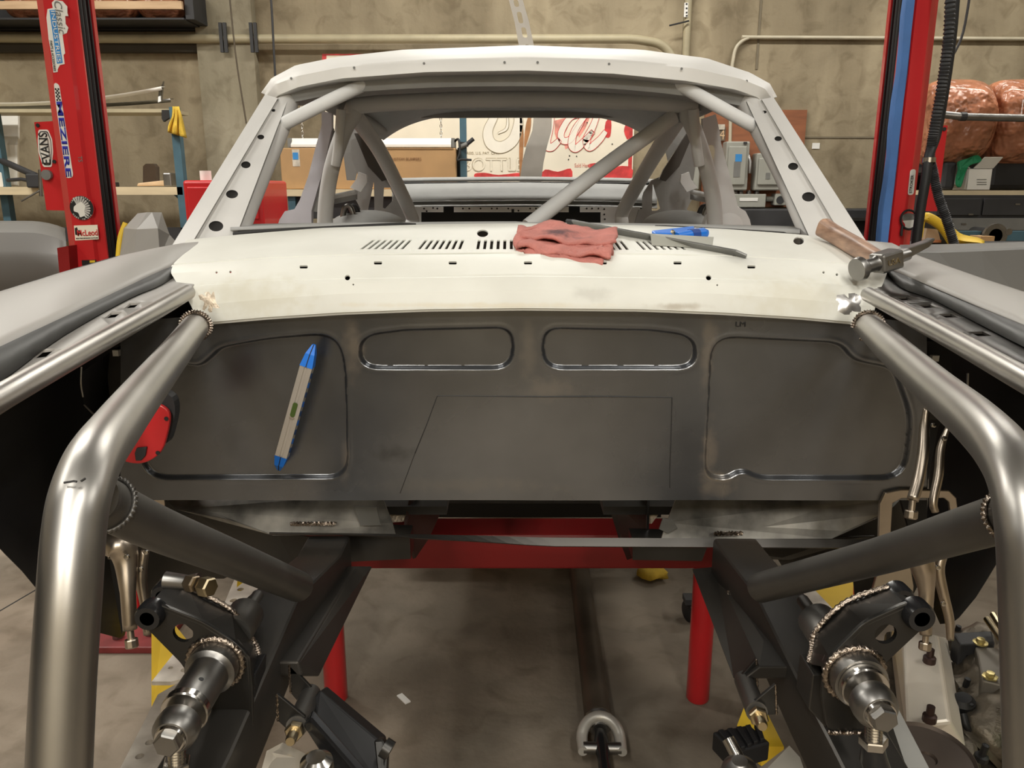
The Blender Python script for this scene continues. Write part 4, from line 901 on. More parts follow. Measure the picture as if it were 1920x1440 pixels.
stain(fw, [(yf_(660, 650), (.02, .1, .07), (.40, .36, .32), .55), (yf_(1328, 660), (.018, .1, .10), (.40, .36, .32), .5), (yf_(1330, 860), (.02, .1, .10), (.44, .39, .34), .6), (yf_(1345, 910), (.04, .1, .03), (.46, .41, .35), .6),
  (yf_(990, 650), (.02, .1, .07), (.34, .32, .30), .4), (yf_(1030, 730), (.06, .1, .03), (.34, .32, .30), .45), (yf_(645, 860), (.012, .1, .06), (.40, .36, .32), .5), (yf_(740, 850), (.05, .1, .02), (.08, .08, .08), .5), (yf_(850, 910), (.25, .1, .02), (.30, .29, .27), .35)], 'firewall_scuffed_steel')
def scribe(pts, r): return tube('scribed_line', [Y(px, py, YF-.0006) for px, py in pts], r, mt_scratch, fw, seg=5)
scribe([(820, 742), (900, 742.5), (1020, 744), (1140, 743.5), (1260, 745)], .0011)
scribe([(820, 742), (800, 796), (778, 850)], .0011); scribe([(778, 850), (750, 925)], .0007)
scribe([(1260, 745), (1258, 820), (1256, 880)], .0011); scribe([(1256, 880), (1256, 915)], .0006)
text('scribed_mark', 'LM', Y(1389, 608, YF-.0012), .009, mt_scratch, fw, width=.018)
# ---- toe boards, tunnel, lower lip and torque boxes
def pl(name, pts, m, y=None, th=(0, .004, 0), label=None, bev=0):
    P = [Y(p[0], p[1], p[2] if len(p) > 2 else y) for p in pts]; return prism(name, P, th, m, car, label=label, bevel=bev)
pl('toe_board', [(300, 925, 1.62), (714, 925, 1.66), (736, 982, 1.60), (742, 1004, 1.58), (512, 1004, 1.56), (430, 975, 1.56), (330, 955, 1.58)], mt_blotch)
pl('toe_board', [(1272, 925, 1.66), (1700, 925, 1.62), (1660, 965, 1.58), (1560, 1010, 1.56), (1240, 1010, 1.58), (1250, 980, 1.60)], mt_blotch)
pl('inner_sill', [(312, 925, 1.70), (420, 945, 1.70), (520, 1000, 1.70), (610, 1010, 1.70), (560, 1075, 1.74), (480, 1045, 1.74), (310, 960, 1.74)], mt_rail)
pl('inner_sill', [(1340, 1015, 1.70), (1640, 1005, 1.70), (1660, 1040, 1.72), (1480, 1050, 1.72), (1430, 1048, 1.74), (1350, 1040, 1.74)], mt_rail)
pl('torn_metal', [(712, 930, 1.75), (768, 930, 1.75), (758, 978, 1.72), (732, 980, 1.72)], mt_heat, th=(0, .02, 0)); pl('torn_metal', [(1212, 930, 1.75), (1260, 930, 1.75), (1222, 982, 1.72), (1210, 982, 1.72)], mt_heat, th=(0, .02, 0))
pl('welded_tab', [(664, 950), (706, 952), (714, 985), (676, 986)], mt_grey, 1.575); pl('welded_tab', [(1243, 972), (1262, 976), (1270, 990), (1252, 1000), (1236, 992)], mt_grey, 1.575)
pl('tunnel_side', [(768, 930, 1.72), (836, 930, 1.9), (800, 1010, 1.8), (774, 1048, 1.72), (757, 1000, 1.68), (757, 985, 1.68)], M('tunnel_brown_steel', (.07, .04, .035), .5, .5, var=.3), th=(.006, .004, 0))
pl('tunnel_side', [(1136, 930, 1.9), (1214, 930, 1.72), (1212, 1004, 1.64), (1204, 1040, 1.66), (1176, 1050, 1.72), (1160, 1010, 1.8)], mt_brkt, th=(.006, .004, 0))
pl('torque_box', [(640, 1002), (768, 1006), (770, 1048), (640, 1054)], mt_brkt, 1.60, (0, .06, 0)); pl('torque_box', [(1186, 1012), (1330, 1016), (1316, 1052), (1186, 1050)], mt_brkt, 1.60, (0, .06, 0))
tube('weld_bead', [Y(px, 982+1.5*math.sin(px*.9), 1.572) for px in range(545, 632, 3)], .0045, mt_weld, car, seg=6)
tube('weld_bead', [Y(px, 1000+1.5*math.sin(px*.9), 1.552) for px in range(1340, 1394, 3)], .0045, mt_weld, car, seg=6)
rows = []
for i in range(41):
    t = i/40; px = lerp(505, 1700, t); tw = min(1, max(0, (t-.15)/.3)); y0 = float(np.interp(px, [505, 650, 900, 1000, 1700], [999.5, 1001.5, 1005, 1008, 1012])); y1 = y0+1.2+13.5*tw
    rows.append([Y(px, y0, 1.535), Y(px, y1, 1.525), Y(px, y1+.6, 1.54)])
loft('firewall_lower_lip', rows, mt_rail, car, solid=.002, smooth=False)
pl('hinge_pillar', [(236, 925), (330, 925), (520, 1000), (500, 1050), (420, 1085), (300, 1085), (285, 1150), (268, 1120)], mt_rail, 1.78)
pl('hinge_pillar', [(1430, 1000), (1560, 935), (1720, 925), (1725, 1090), (1690, 1160), (1606, 1152), (1600, 1085), (1480, 1085)], mt_rail, 1.78)
pl('cowl_side', [(1600, 556), (1700, 540), (1780, 640), (1620, 650)], mt_brkt, 1.58)
pl('cowl_side', [(200, 650), (330, 548), (400, 580), (390, 650)], mt_brkt, 1.58)
# floor underside, rear crossmember
bm = bmesh.new(); bm_box(bm, (-.46, 2.9, .78), (.62, 2.4, .02)); bm_box(bm, (.52, 2.9, .78), (.62, 2.4, .02)); bm_box(bm, (.03, 3.3, .93), (.40, 1.6, .02)); bm_box(bm, (.03, 4.1, 1.05), (1.4, .03, .55)); obj('floor_pan', bm, mt_dark, car)
wbox('rear_crossmember', 700, 944, 1240, 970, 2.9, .1, mt_black, car)
# ---- chassis rails
def rail(s, io, name='chassis_rail'):
    """rectangular tube; io = inner ridge points (px,py,X), width outward, height down"""
    P = [X(px, py, x) for px, py, x in io]; g = None; W_, Hh = .088, .10; secs = []
    zt = [p.z for p in P]
    sec = []
    for p in P:
        sec.append(round_poly([p, p+V((s*W_, 0, 0)), p+V((s*W_, 0, -Hh)), p+V((0, 0, -Hh))], .009, 3))
    bm = bmesh.new(); R = [[bm.verts.new(q) for q in r] for r in sec]
    for A, B in zip(R, R[1:]):
        for k in range(len(A)): bm.faces.new((A[k], A[(k+1) % len(A)], B[(k+1) % len(A)], B[k]))
    bm.faces.new(R[0]); bm.faces.new(R[-1][::-1])
    return obj(name, bm, mt_rail, car, smooth=True, auto=30)
rL = rail(-1, [(656, 1005, -.338), (640, 1040, -.338), (562, 1118, -.345), (494, 1275, -.352), (436, 1408, -.362), (380, 1520, -.37)])
rR = rail(1, [(1338, 1010, .405), (1358, 1040, .405), (1418, 1118, .41), (1494, 1273, .415), (1560, 1400, .425), (1620, 1520, .43)])
# boxed side gussets on the inner faces of the rails
for s, pts in ((-1, [(668, 1062, 1.50), (700, 1062, 1.55), (600, 1268, 1.10), (566, 1268, 1.06), (560, 1240, 1.06)]), (1, [(1296, 1066, 1.50), (1340, 1062, 1.50), (1432, 1200, 1.14), (1424, 1250, 1.06), (1395, 1272, 1.06), (1374, 1272, 1.09)])):
    prism('rail_gusset', [Y(*p) for p in pts], (s*.07, 0, .0), mt_rail, car, bevel=.004)
for pts in ([(603, 1108), (592, 1150), (590, 1185), (588, 1208)], [(1365, 1108), (1378, 1170), (1386, 1210), (1388, 1222), (1378, 1230)]):
    tube('weld_bead', smooth_pts([X(px, py, -.352 if px < 900 else .405) for px, py in pts], 8), .0022, mt_weld, car, seg=6)
# ---- engine bay tubes
def etube(name, pts, r, m, n=10, lab=None): return tube(name, smooth_pts([D(*p) for p in pts], n), r, m, car, seg=32, label=lab)
etube('front_tube', [(370, 606, 1.385), (362, 618, 1.34), (330, 660, 1.15), (262, 745, .86), (218, 802, .735), (178, 858, .655), (152, 925, .615), (139, 1000, .60), (130, 1120, .59), (119, 1280, .585), (110, 1470, .58)], .0222, mt_tube, 8)
etube('front_tube', [(1624, 608, 1.385), (1633, 616, 1.34), (1664, 646, 1.17), (1750, 724, .90), (1826, 788, .745), (1880, 845, .665), (1912, 905, .625), (1926, 980, .605), (1934, 1100, .595), (1946, 1470, .585)], .0222, mt_tube, 8)
etube('fender_support_tube', [(352, 548, 1.38), (300, 578, 1.20), (180, 645, .96), (60, 712, .80), (-60, 780, .70), (-300, 915, .56)], .0128, mt_tube, 8)
etube('fender_support_tube', [(1628, 552, 1.38), (1700, 590, 1.17), (1800, 644, .97), (1900, 700, .82), (2000, 756, .72), (2240, 892, .57)], .0128, mt_tube, 8)
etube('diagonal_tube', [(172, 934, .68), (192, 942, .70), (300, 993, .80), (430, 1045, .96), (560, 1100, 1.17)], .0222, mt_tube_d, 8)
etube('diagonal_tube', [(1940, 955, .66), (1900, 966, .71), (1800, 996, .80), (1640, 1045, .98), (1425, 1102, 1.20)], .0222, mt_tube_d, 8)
def weld_ring(c, n, r, wr=.0035, par=None, a0=0, a1=360, m=mt_weld, step=5):
    c = V(c); n = V(n).normalized(); u = n.orthogonal().normalized(); v = n.cross(u); P = []; R = []
    k = 0
    for a in range(a0, a1, step):
        t = math.radians(a); P.append(c+(u*math.cos(t)+v*math.sin(t))*(r+.0008*(k % 2))); R.append(wr*(1.0 if k % 2 else .72)); k += 1
    return tube('weld_bead', P, R, m, par or car, seg=8, closed=(a1-a0 >= 360))
weld_ring(D(367, 611, 1.365), D(330, 660, 1.15)-D(367, 611, 1.365), .0235, .0045, a0=20, a1=330); weld_ring(D(1628, 611, 1.365), D(1664, 646, 1.17)-D(1628, 611, 1.365), .0235, .0045, a0=20, a1=330)
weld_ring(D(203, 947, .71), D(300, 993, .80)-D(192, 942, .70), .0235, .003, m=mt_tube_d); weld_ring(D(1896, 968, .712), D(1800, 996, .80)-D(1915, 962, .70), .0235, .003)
# ink marks on the left tube
for pts in ([(120, 905), (138, 902), (144, 903)], [(116, 930), (132, 928)], [(152, 902), (160, 897)]):
    tube('ink_mark', [D(px, py, .613-.0228) for px, py in pts], .0009, mt_scratch, car, seg=5)
# ---- control arm pivot brackets on each rail
def ppl(pts, yy): return [Y(px, py, yy) for px, py in pts]
def pivot(s, F_, B_, yf, yb, axis, ears, hole, ringc, tower):
    g = None
    fr_ = ppl(F_, yf); bk = ppl(B_, yb)
    o = prism('pivot_bracket', round_poly(fr_, .012, 4), (0, .007, 0), mt_brkt, car, bevel=.0012)
    cbm = bmesh.new(); c = Y(*hole, yf); bm_lathe(cbm, [(.0135, -.03), (.0135, .03)], c, (0, 1, 0), 22); cut(o, cbm)
    o2 = prism('bracket_back_plate', round_poly(bk, .012, 4), (0, .007, 0), mt_brkt, o, bevel=.0012)
    # wrap plate along the upper edge between the two side plates
    n0, n1 = 0, tower
    rows = [[fr_[i]+V((0, .001, -.001)) for i in range(n0, n1)], [bk[i]+V((0, .006, -.001)) for i in range(n0, n1)]]
    loft('bracket_wrap', rows, mt_brkt, o, solid=.005, smooth=False)
    P = smooth_pts([bk[i]+V((0, .004, .003)) for i in range(n0, n1)], 14)
    tube('weld_bead', P, [.0045*(1 if k % 2 else .7) for k in range(len(P))], mt_weld, o, seg=8)
    for (px, py, yy) in ears:
        c = Y(px, py, yy)
        lathe('bush_eye', [(.0095, -.012), (.016, -.012), (.0185, -.006), (.0185, .012), (.0095, .012), (.0095, -.012)], c, (0, 1, 0), mt_blackgloss, o, seg=24)
        lathe('bush_bore', [(.0096, .0), (0, .0)], c, (0, 1, 0), mt_black, o, seg=18)
    return o
bR = pivot(1, [(1548, 1250), (1556, 1232), (1622, 1166), (1700, 1131), (1722, 1128), (1745, 1150), (1738, 1172), (1652, 1252), (1632, 1320), (1628, 1368), (1552, 1372), (1540, 1300)],
           [(1519, 1248), (1524, 1226), (1532, 1190), (1587, 1136), (1668, 1106), (1688, 1100), (1708, 1118), (1700, 1138), (1620, 1220), (1600, 1330), (1570, 1372), (1524, 1330)], .878, .948, None, [(1720, 1152, .876), (1685, 1120, .948)], (1661, 1189), None, 5)
bL = pivot(-1, [(474, 1295), (468, 1232), (442, 1206), (383, 1167), (305, 1136), (283, 1128), (262, 1145), (266, 1170), (345, 1250), (362, 1310), (372, 1372), (474, 1372)],
           [(487, 1290), (484, 1240), (474, 1208), (432, 1150), (350, 1108), (312, 1096), (295, 1108), (300, 1130), (380, 1200), (400, 1300), (420, 1372), (484, 1372)], .945, 1.02, None, [(283, 1152, .943), (311, 1112, 1.02)], (343, 1187), None, 6)
# towers under the brackets
for s, pts, m in ((1, [(1524, 1265), (1568, 1262), (1550, 1366), (1516, 1330)], mt_rail), (1, [(1568, 1262), (1640, 1290), (1625, 1372), (1550, 1372)], mt_black), (-1, [(372, 1290), (480, 1262), (474, 1372), (376, 1372)], mt_black)):
    prism('bracket_tower', ppl(pts, .93 if s > 0 else .965), (0, .05, 0), m, car, bevel=.002)
tube('weld_bead', [Y(px, 1374+math.sin(px*1.3)*1.2, .876) for px in range(1553, 1624, 2)], [.003*(1 if k % 2 else .7) for k in range(36)], mt_weld, car, seg=6)
tube('weld_bead', [Y(px, 1375+math.sin(px*1.3)*1.2, .94) for px in range(378, 448, 2)], [.003*(1 if k % 2 else .7) for k in range(35)], mt_weld, car, seg=6)
# cross shafts (pivot tubes) along the car
def shaft(x, z, s, yb, yr):
    a = V((x, yb+.028, z)); d = V((0, 1, 0)); Lr = yr-yb-.028
    o = lathe('pivot_shaft', [(.0, -.0), (.022, 0), (.026, .003), (.026, max(.006, Lr-.03)), (.027, max(.007, Lr-.028)), (.033, Lr-.024), (.033, Lr+.02)], a, d, mt_satin, car, seg=32)
    lathe('shaft_sleeve', [(.0275, -.012), (.029, -.01), (.029, .0), (.0275, .002)], a+V((0, .006, 0)), d, mt_chrome, o, seg=32)
    c = a+V((0, .01, .0225)); lathe('grease_hole', [(.0032, 0), (.0032, .0006), (0, .0006)], a+V((-.010*s, .03, .0236)), (-.35*s, 0, 1), mt_black, o, seg=12)
    weld_ring(a+V((0, Lr-.002, 0)), d, .0355, .0048, o, step=6)
    lathe('rear_boss', [(.024, Lr+.07), (.026, Lr+.075), (.026, Lr+.125), (.019, Lr+.135), (.009, Lr+.138), (.009, Lr+.18), (0, Lr+.181)], a, d, mt_tube_d, o, seg=28)
    # ball end (rod end) in front with hex bolt
    b = a+V((0, -.028, -.004))
    lathe('rod_end', [(.012, -.018), (.020, -.016), (.0255, -.008), (.0265, .002), (.0255, .012), (.018, .020), (.014, .026)], b, d, mt_satin, o, seg=32)
    lathe('washer', [(.0, -.021), (.017, -.021), (.0185, -.018), (.0185, -.015), (.0, -.015)], b, d, mt_chrome, o, seg=28)
    hex_prof('bolt_head', b+V((0, -.0195, 0)), (0, -1, 0), .0155, .011, mt_satin, o)
    # shank and jam nut going down to the control arm
    dd = V((s*.10, .03, -1)).normalized(); q = b+dd*.024
    lathe('threaded_shank', [(.009, 0), (.009, .03)], q, dd, mt_chrome, o, seg=16)
    for k in range(5): lathe('thread', [(.0092, .002+k*.004), (.0103, .004+k*.004), (.0092, .006+k*.004)], q, dd, mt_chrome, o, seg=14)
    hex_prof('jam_nut', q+dd*.02, dd, .0165, .013, mt_chrome, o)
    tube('control_arm', [q+dd*.033, q+dd*.05, q+dd*.16+V((s*.03, -.02, 0))], [.013, .016, .017], mt_blackgloss, o, seg=18)
    return o
shaft(.428, .910, 1, .82, .879); shaft(-.397, .882, -1, .814, .945)
# right lower strut plate beside the nut
prism('strut_plate', [Y(1656, 1310, .98), Y(1672, 1305, .98), Y(1742, 1440, .93), Y(1700, 1440, .93)], (0, .02, -.01), mt_grey, car)
# rear left joint fitting
jf = D(385, 1095, 1.05); e = D(440, 1102, 1.05)
tube('hose_fitting', [D(310, 1088, 1.06), D(352, 1092, 1.06), D(372, 1092, 1.06)], [.012, .010, .013], mt_satin, car, seg=14)
ff = (D(415, 1104, 1.03)-D(360, 1092, 1.05)).normalized()
hex_prof('fitting_nut', D(352, 1092, 1.05), ff, .0115, .015, M('bronze_fitting', (.28, .22, .15), .3, .9), car); hex_prof('fitting_nut', D(378, 1098, 1.05), ff, .0135, .017, mt_zinc, car)
# ---- inner lower control arm ears with bolts
def ears(s, A, B, bolt, name='arm_ear'):
    for pts in (A, B): prism(name, [Y(*p) for p in pts], (0, .006, 0), mt_brkt, car, bevel=.001)
    a, b_ = Y(*bolt[0]), Y(*bolt[1]); d = (b_-a).normalized()
    o = tube('arm_bush', [a, a+(b_-a)*.75], .015, mt_tube_d, car, seg=20)
    hex_prof('bolt_nut', a+(b_-a)*.80, d, .0135, .012, mt_zinc, o); lathe('bolt_end', [(.0075, 0), (.0075, .02), (.006, .024), (0, .024)], a+(b_-a)*.80+d*.012, d, mt_zinc, o, seg=16)
    for pts in (A, B):
        p0, p1 = Y(*pts[0]), Y(*pts[1]); 
        tube('weld_bead', [p0.lerp(p1, k/14) for k in range(15)], [.0022*(1 if k % 2 else .6) for k in range(15)], mt_weld, o, seg=6)
ears(-1, [(542, 1246, 1.06), (545, 1300, 1.06), (566, 1325, 1.06), (592, 1318, 1.06), (591, 1298, 1.06)], [(519, 1302, .97), (521, 1352, .97), (540, 1370, .97), (570, 1366, .97), (572, 1345, .97)], [(583, 1300, 1.07), (546, 1386, .93)])
ears(1, [(1418, 1236, 1.07), (1420, 1290, 1.07), (1400, 1300, 1.07), (1384, 1278, 1.07), (1386, 1272, 1.07)], [(1454, 1284, .98), (1456, 1340, .98), (1426, 1342, .98), (1405, 1330, .98), (1408, 1322, .98)], [(1395, 1275, 1.08), (1428, 1358, .94)])
# left lower arm: box section running inboard
prism('lower_arm', [Y(586, 1312, 1.04), Y(600, 1294, 1.05), Y(716, 1392, 1.0), Y(712, 1470, .95), Y(664, 1470, .95), Y(590, 1360, 1.0)], (0, .04, -.02), mt_black, car, bevel=.003)
prism('arm_end_plate', [Y(700, 1388, 1.0), Y(718, 1386, 1.0), Y(727, 1404, .99), Y(724, 1470, .95), Y(708, 1470, .95)], (0, .02, -.01), mt_brkt, car, bevel=.003)
prism('lower_arm_flange', [Y(568, 1362, .96), Y(582, 1346, .96), Y(690, 1470, .88), Y(650, 1490, .88)], (0, .02, 0), mt_blackgloss, car, bevel=.003)
lathe('arm_end_cap', [(.014, 0), (.014, .012), (0, .012)], Y(719, 1400, .97), (1, -.3, -.5), mt_brkt, car, seg=16)
bj = lathe('ball_joint', [(0, 0), (.012, .001), (.02, .008), (.022, .018), (.018, .03)], Y(592, 1418, .84), (0, .1, -1), mt_chrome, car, seg=24)
pl('lower_plate', [(500, 1408, .93), (530, 1392, .95), (610, 1432, .9), (612, 1480, .88), (480, 1480, .88)], M('pale_lower_plate', (.40, .36, .30), .45, .5), th=(0, .004, -.004))
pl('lower_plate', [(1425, 1440, .93), (1480, 1398, .95), (1500, 1420, .93), (1520, 1480, .88), (1400, 1480, .88)], M('pale_lower_plate_b', (.46, .43, .37), .4, .6), th=(0, .004, -.004))
b2 = lathe('ball_joint', [(.0, 0), (.010, .001), (.022, .012), (.026, .026), (.024, .04)], Y(1387, 1425, .88), (.1, .1, -1), mt_satin, car, seg=24)
tube('ball_stud', [Y(1365, 1385, .92), Y(1386, 1425, .90)], .0085, mt_chrome, b2, seg=14)
# ---- roof
hdr = {
 'low': [(508, 190, 2.43), (522, 178, 2.40), (560, 163, 2.37), (640, 147, 2.34), (800, 135, 2.32), (985, 132, 2.315), (1150, 138, 2.32), (1290, 152, 2.34), (1380, 168, 2.37), (1420, 182, 2.40), (1436, 196, 2.43)],
 'mid': [(499, 180, 2.43), (517, 158, 2.40), (560, 142, 2.37), (640, 126, 2.345), (800, 115, 2.33), (985, 111, 2.325), (1150, 115, 2.33), (1300, 128, 2.345), (1390, 148, 2.37), (1434, 166, 2.40), (1448, 186, 2.43)],
 'top': [(496, 177, 2.45), (514, 152, 2.43), (560, 129, 2.42), (640, 112, 2.415), (760, 99, 2.41), (985, 91, 2.41), (1200, 99, 2.41), (1320, 115, 2.42), (1400, 141, 2.43), (1438, 161, 2.44), (1451, 184, 2.45)],
 'crn': [(497, 174, 2.50), (516, 148, 2.52), (560, 124, 2.54), (640, 107, 2.56), (760, 94, 2.57), (985, 86, 2.58), (1200, 94, 2.57), (1320, 110, 2.56), (1400, 137, 2.54), (1437, 158, 2.52), (1450, 181, 2.50)]}
NR = 81
def ease(u): return .5-.5*math.cos(math.pi*u)
def rowXYZ(x0, x1, y, z, drop, ny=None):
    out = []
    for i in range(NR):
        t = ease(i/(NR-1)); e = abs(2*t-1); out.append(V((lerp(x0, x1, t), y, z-drop*e**4)))
    return out
R0 = [[Y(*interp(hdr[k], ease(i/(NR-1)))[:2], interp(hdr[k], ease(i/(NR-1)))[2]) for i in range(NR)] for k in ('low', 'mid', 'top', 'crn')]
inl = [p+V((0, .05, -.004)) for p in R0[0]]
body = [rowXYZ(-.70, .755, 2.9, 1.925, .13), rowXYZ(-.70, .755, 3.3, 1.925, .135), rowXYZ(-.67, .72, 3.7, 1.895, .13), rowXYZ(-.62, .67, 3.98, 1.845, .12)]
top_ = R0[1:]+body
cols = [[inl[i], R0[0][i]]+smooth_pts([r[i] for r in top_], 4) for i in range(NR)]
rows = [[cols[i][k] for i in range(NR)] for k in range(len(cols[0]))]
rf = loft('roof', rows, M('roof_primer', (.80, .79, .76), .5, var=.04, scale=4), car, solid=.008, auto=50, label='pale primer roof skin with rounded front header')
rf.data.materials.append(mt_primer_d); rf.modifiers['solid'].material_offset = 1  # underside: dull grey primer, its missing light also put into the colour
for px, py in ((546, 147), (664, 127), (795, 119), (805, 124), (946, 117), (1008, 117), (1142, 120), (1278, 129), (1400, 152)):
    l = Y(px, py, float(np.interp(px, [500, 640, 985, 1300, 1440], [2.40, 2.34, 2.322, 2.34, 2.40]))-.004)
    lathe('header_hole', [(.0035, 0), (.0035, .001), (0, .001)], l, (0, -1, .2), mt_grey, car, seg=10)
# header lip inside, roof bows and rear header
def bow(name, pts, m, h, dep): 
    P = smooth_pts([Y(*p) for p in pts], 6); rows = [P, [p+V((0, 0, -h)) for p in P], [p+V((0, dep, -h)) for p in P], [p+V((0, dep, 0)) for p in P]]
    return loft(name, rows, m, car, solid=.003, smooth=False)
bow('roof_bow', [(620, 196, 3.0), (700, 188, 3.0), (800, 178, 3.0), (985, 172, 3.0), (1160, 178, 3.0), (1260, 189, 3.0), (1330, 198, 3.0)], mt_primer_d, .022, .05)
bow('front_header_inner', [(545, 168, 2.42), (640, 151, 2.40), (800, 140, 2.39), (985, 137, 2.39), (1150, 142, 2.39), (1290, 156, 2.40), (1400, 176, 2.42)], mt_primer_d, .035, .10)
# rear window header with rounded corners (real ring-shaped panel)
rw = [(664, 338), (682, 262), (688, 240), (700, 226), (730, 221), (985, 220), (1190, 221), (1216, 225), (1232, 236), (1242, 256), (1264, 338)]
outer = [(650, 338), (640, 260), (655, 200), (700, 185), (985, 178), (1260, 186), (1305, 204), (1312, 262), (1300, 338)]
P = [Y(px, py, 3.93) for px, py in rw]+[Y(px, py, 3.93) for px, py in outer[::-1]]
prism('rear_window_surround', P, (0, .03, 0), mt_primer_d, car)
# side rails of the roof
for s, x in ((-1, -.66), (1, .715)):
    tube('roof_side_rail', smooth_pts([V((x*.88, 2.56, 1.79)), V((x*.97, 2.9, 1.79)), V((x*.98, 3.4, 1.785)), V((x*.93, 3.9, 1.75))], 6), .032, mt_primer_d, car, seg=12)
# ---- windshield pillars with gusset plates and cage tubes
def yl(py): return lerp(1.86, 2.40, (450-py)/270)
mt_pillar = M('pillar_primer', (.65, .64, .62), .5, var=.04)
def pillar(sgn, outer_, step_, inner_, holes, tubep, tr_):
    P = [Y(px, py, yl(py)) for px, py in outer_+step_[::-1]]
    n = 12; rows = []
    def samp(pts, t): 
        q = interp([(p[1], p[0]) for p in pts][::-1], 1-t); return q[1], q[0]
    for i in range(n+1):
        t = i/n; o_ = samp(outer_, t); s_ = samp(step_, t); i_ = samp(inner_, t)
        y_ = yl(o_[1])
        rows.append([Y(*o_, y_+.05), Y(*o_, y_), Y(*s_, yl(s_[1])-.004), Y(*s_, yl(s_[1])+.022)])
    loft('windshield_pillar', rows, mt_pillar, car, solid=.004, smooth=False)
    bm = bmesh.new()
    P = [Y(*samp(step_, i/n), yl(samp(step_, i/n)[1])+.016) for i in range(n+1)]; Q = [Y(*samp(inner_, i/n), yl(samp(inner_, i/n)[1])+.016) for i in range(n+1)]
    bm_prism(bm, P+Q[::-1], (0, .005, .001)); g = obj('pillar_gusset', bm, mt_pillar, car)
    cbm = bmesh.new()
    for px, py, rx, ry in holes:
        bm_prism(cbm, [Y(px+rx*math.cos(a), py+ry*math.sin(a), yl(py)-.04) for a in [2*math.pi*k/18 for k in range(18)]], ray(px, py)*.12)
    cut(g, cbm)
    bm = bmesh.new(); bm_prism(bm, [p+V((0, .0056, 0)) for p in P]+[p+V((0, .0056, 0)) for p in Q[::-1]], (0, .001, 0)); obj('gusset_hole_shade', bm, mt_scratch, car)  # dark sheet painting the shade seen through the gusset holes
    tube('cage_pillar_tube', smooth_pts([Y(px, py, yl(py)+.066) for px, py in tubep], 6), tr_, mt_pillar, car, seg=28)
pillar(-1, [(497, 177), (412, 312), (362, 396), (324, 456), (314, 474)], [(521, 184), (462, 280), (404, 384), (366, 446), (350, 472)], [(540, 186), (520, 270), (478, 372), (446, 440), (432, 470)],
       [(405, 424, 14, 10), (435, 364, 11.5, 8), (461, 309, 9, 6.5), (489, 257, 6.5, 4.5), (513, 207, 4, 2.6)], [(436, 456), (450, 412), (477, 345), (507, 275), (521, 240), (538, 194), (546, 160)], .032)
pillar(1, [(1450, 182), (1512, 270), (1568, 358), (1632, 462), (1642, 480)], [(1428, 186), (1488, 290), (1545, 380), (1582, 446), (1596, 472)], [(1400, 190), (1428, 260), (1476, 360), (1516, 446), (1530, 470)],
       [(1542, 424, 9, 8), (1516, 369, 12.5, 9), (1487, 312, 9.5, 7), (1459, 260, 7, 4.6), (1433, 210, 4.5, 2.8)], [(1532, 455), (1510, 405), (1471, 320), (1433, 250), (1404, 195), (1392, 160)], .032)
# ---- roll cage
def cage(pts, r, n=8): return tube('roll_cage_tube', smooth_pts([Y(*p) for p in pts], n), r, mt_primer, car, seg=24)
cage([(530, 234, 2.34), (546, 225, 2.33), (620, 188, 2.36), (690, 155, 2.42)], .0185)
cage([(1414, 237, 2.34), (1398, 228, 2.33), (1330, 190, 2.36), (1262, 152, 2.42)], .0185)
cage([(609, 440, 2.85), (611, 385, 2.85), (621, 320, 2.85), (641, 256, 2.85), (662, 218, 2.85), (690, 196, 2.85), (985, 186, 2.85), (1270, 196, 2.85), (1288, 218, 2.85), (1306, 256, 2.85), (1326, 320, 2.85), (1338, 380, 2.85), (1341, 440, 2.85)], .027)
cage([(640, 205, 2.78), (636, 260, 2.79), (630, 310, 2.81)], .0165)
cage([(1300, 205, 2.78), (1304, 260, 2.79), (1311, 310, 2.81)], .018)
cage([(1262, 220, 2.86), (1130, 315, 2.75), (990, 425, 2.62)], .026)
cage([(664, 215, 2.88), (716, 290, 3.25), (770, 400, 3.62), (772, 420, 3.64)], .029)
cage([(1276, 215, 2.88), (1222, 300, 3.25), (1170, 392, 3.62), (1166, 420, 3.64)], .030)
# ---- door pillars, rear quarters
mt_b = mt_lav
def plate(name, pts, yy, dep, m, holes=(), bev=.004):
    o = prism(name, [Y(px, py, yy) for px, py in pts], (0, dep, 0), m, car, bevel=0)
    if holes:
        cbm = bmesh.new()
        for h in holes: bm_prism(cbm, [Y(px, py, yy-.05) for px, py in h], ray(h[0][0], h[0][1])*(dep+.15))
        cut(o, cbm)
    return o
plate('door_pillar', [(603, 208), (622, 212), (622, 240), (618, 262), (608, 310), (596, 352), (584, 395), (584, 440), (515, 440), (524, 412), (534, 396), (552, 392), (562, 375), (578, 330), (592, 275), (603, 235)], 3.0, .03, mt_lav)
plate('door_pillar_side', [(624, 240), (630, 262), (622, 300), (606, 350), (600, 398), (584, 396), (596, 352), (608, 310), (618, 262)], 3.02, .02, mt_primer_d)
plate('door_pillar', [(1318, 222), (1342, 214), (1348, 240), (1352, 268), (1366, 320), (1384, 388), (1398, 396), (1406, 412), (1412, 440), (1338, 440), (1338, 420), (1352, 396), (1330, 330), (1318, 290)], 3.0, .03, mt_primer)
lathe('latch_boss', [(.0, 0), (.05, .006), (.085, .03), (.09, .06)], Y(1368, 418, 2.99)+V((0, 0, -.02)), (0, 1, 0), mt_primer, car, seg=24)
patch2 = prism('ground_streak', smooth_pts([Y(px, py, 2.994) for px, py in ((1326, 274), (1336, 272), (1340, 282), (1338, 298), (1334, 300), (1330, 286), (1324, 282))], 3, True), (0, .004, 0), mt_bright, car)
qL = [(658, 262), (672, 258), (700, 300), (722, 330), (742, 338), (756, 360), (774, 420), (672, 420), (668, 402), (676, 392), (670, 380), (664, 370), (676, 340), (660, 300)]
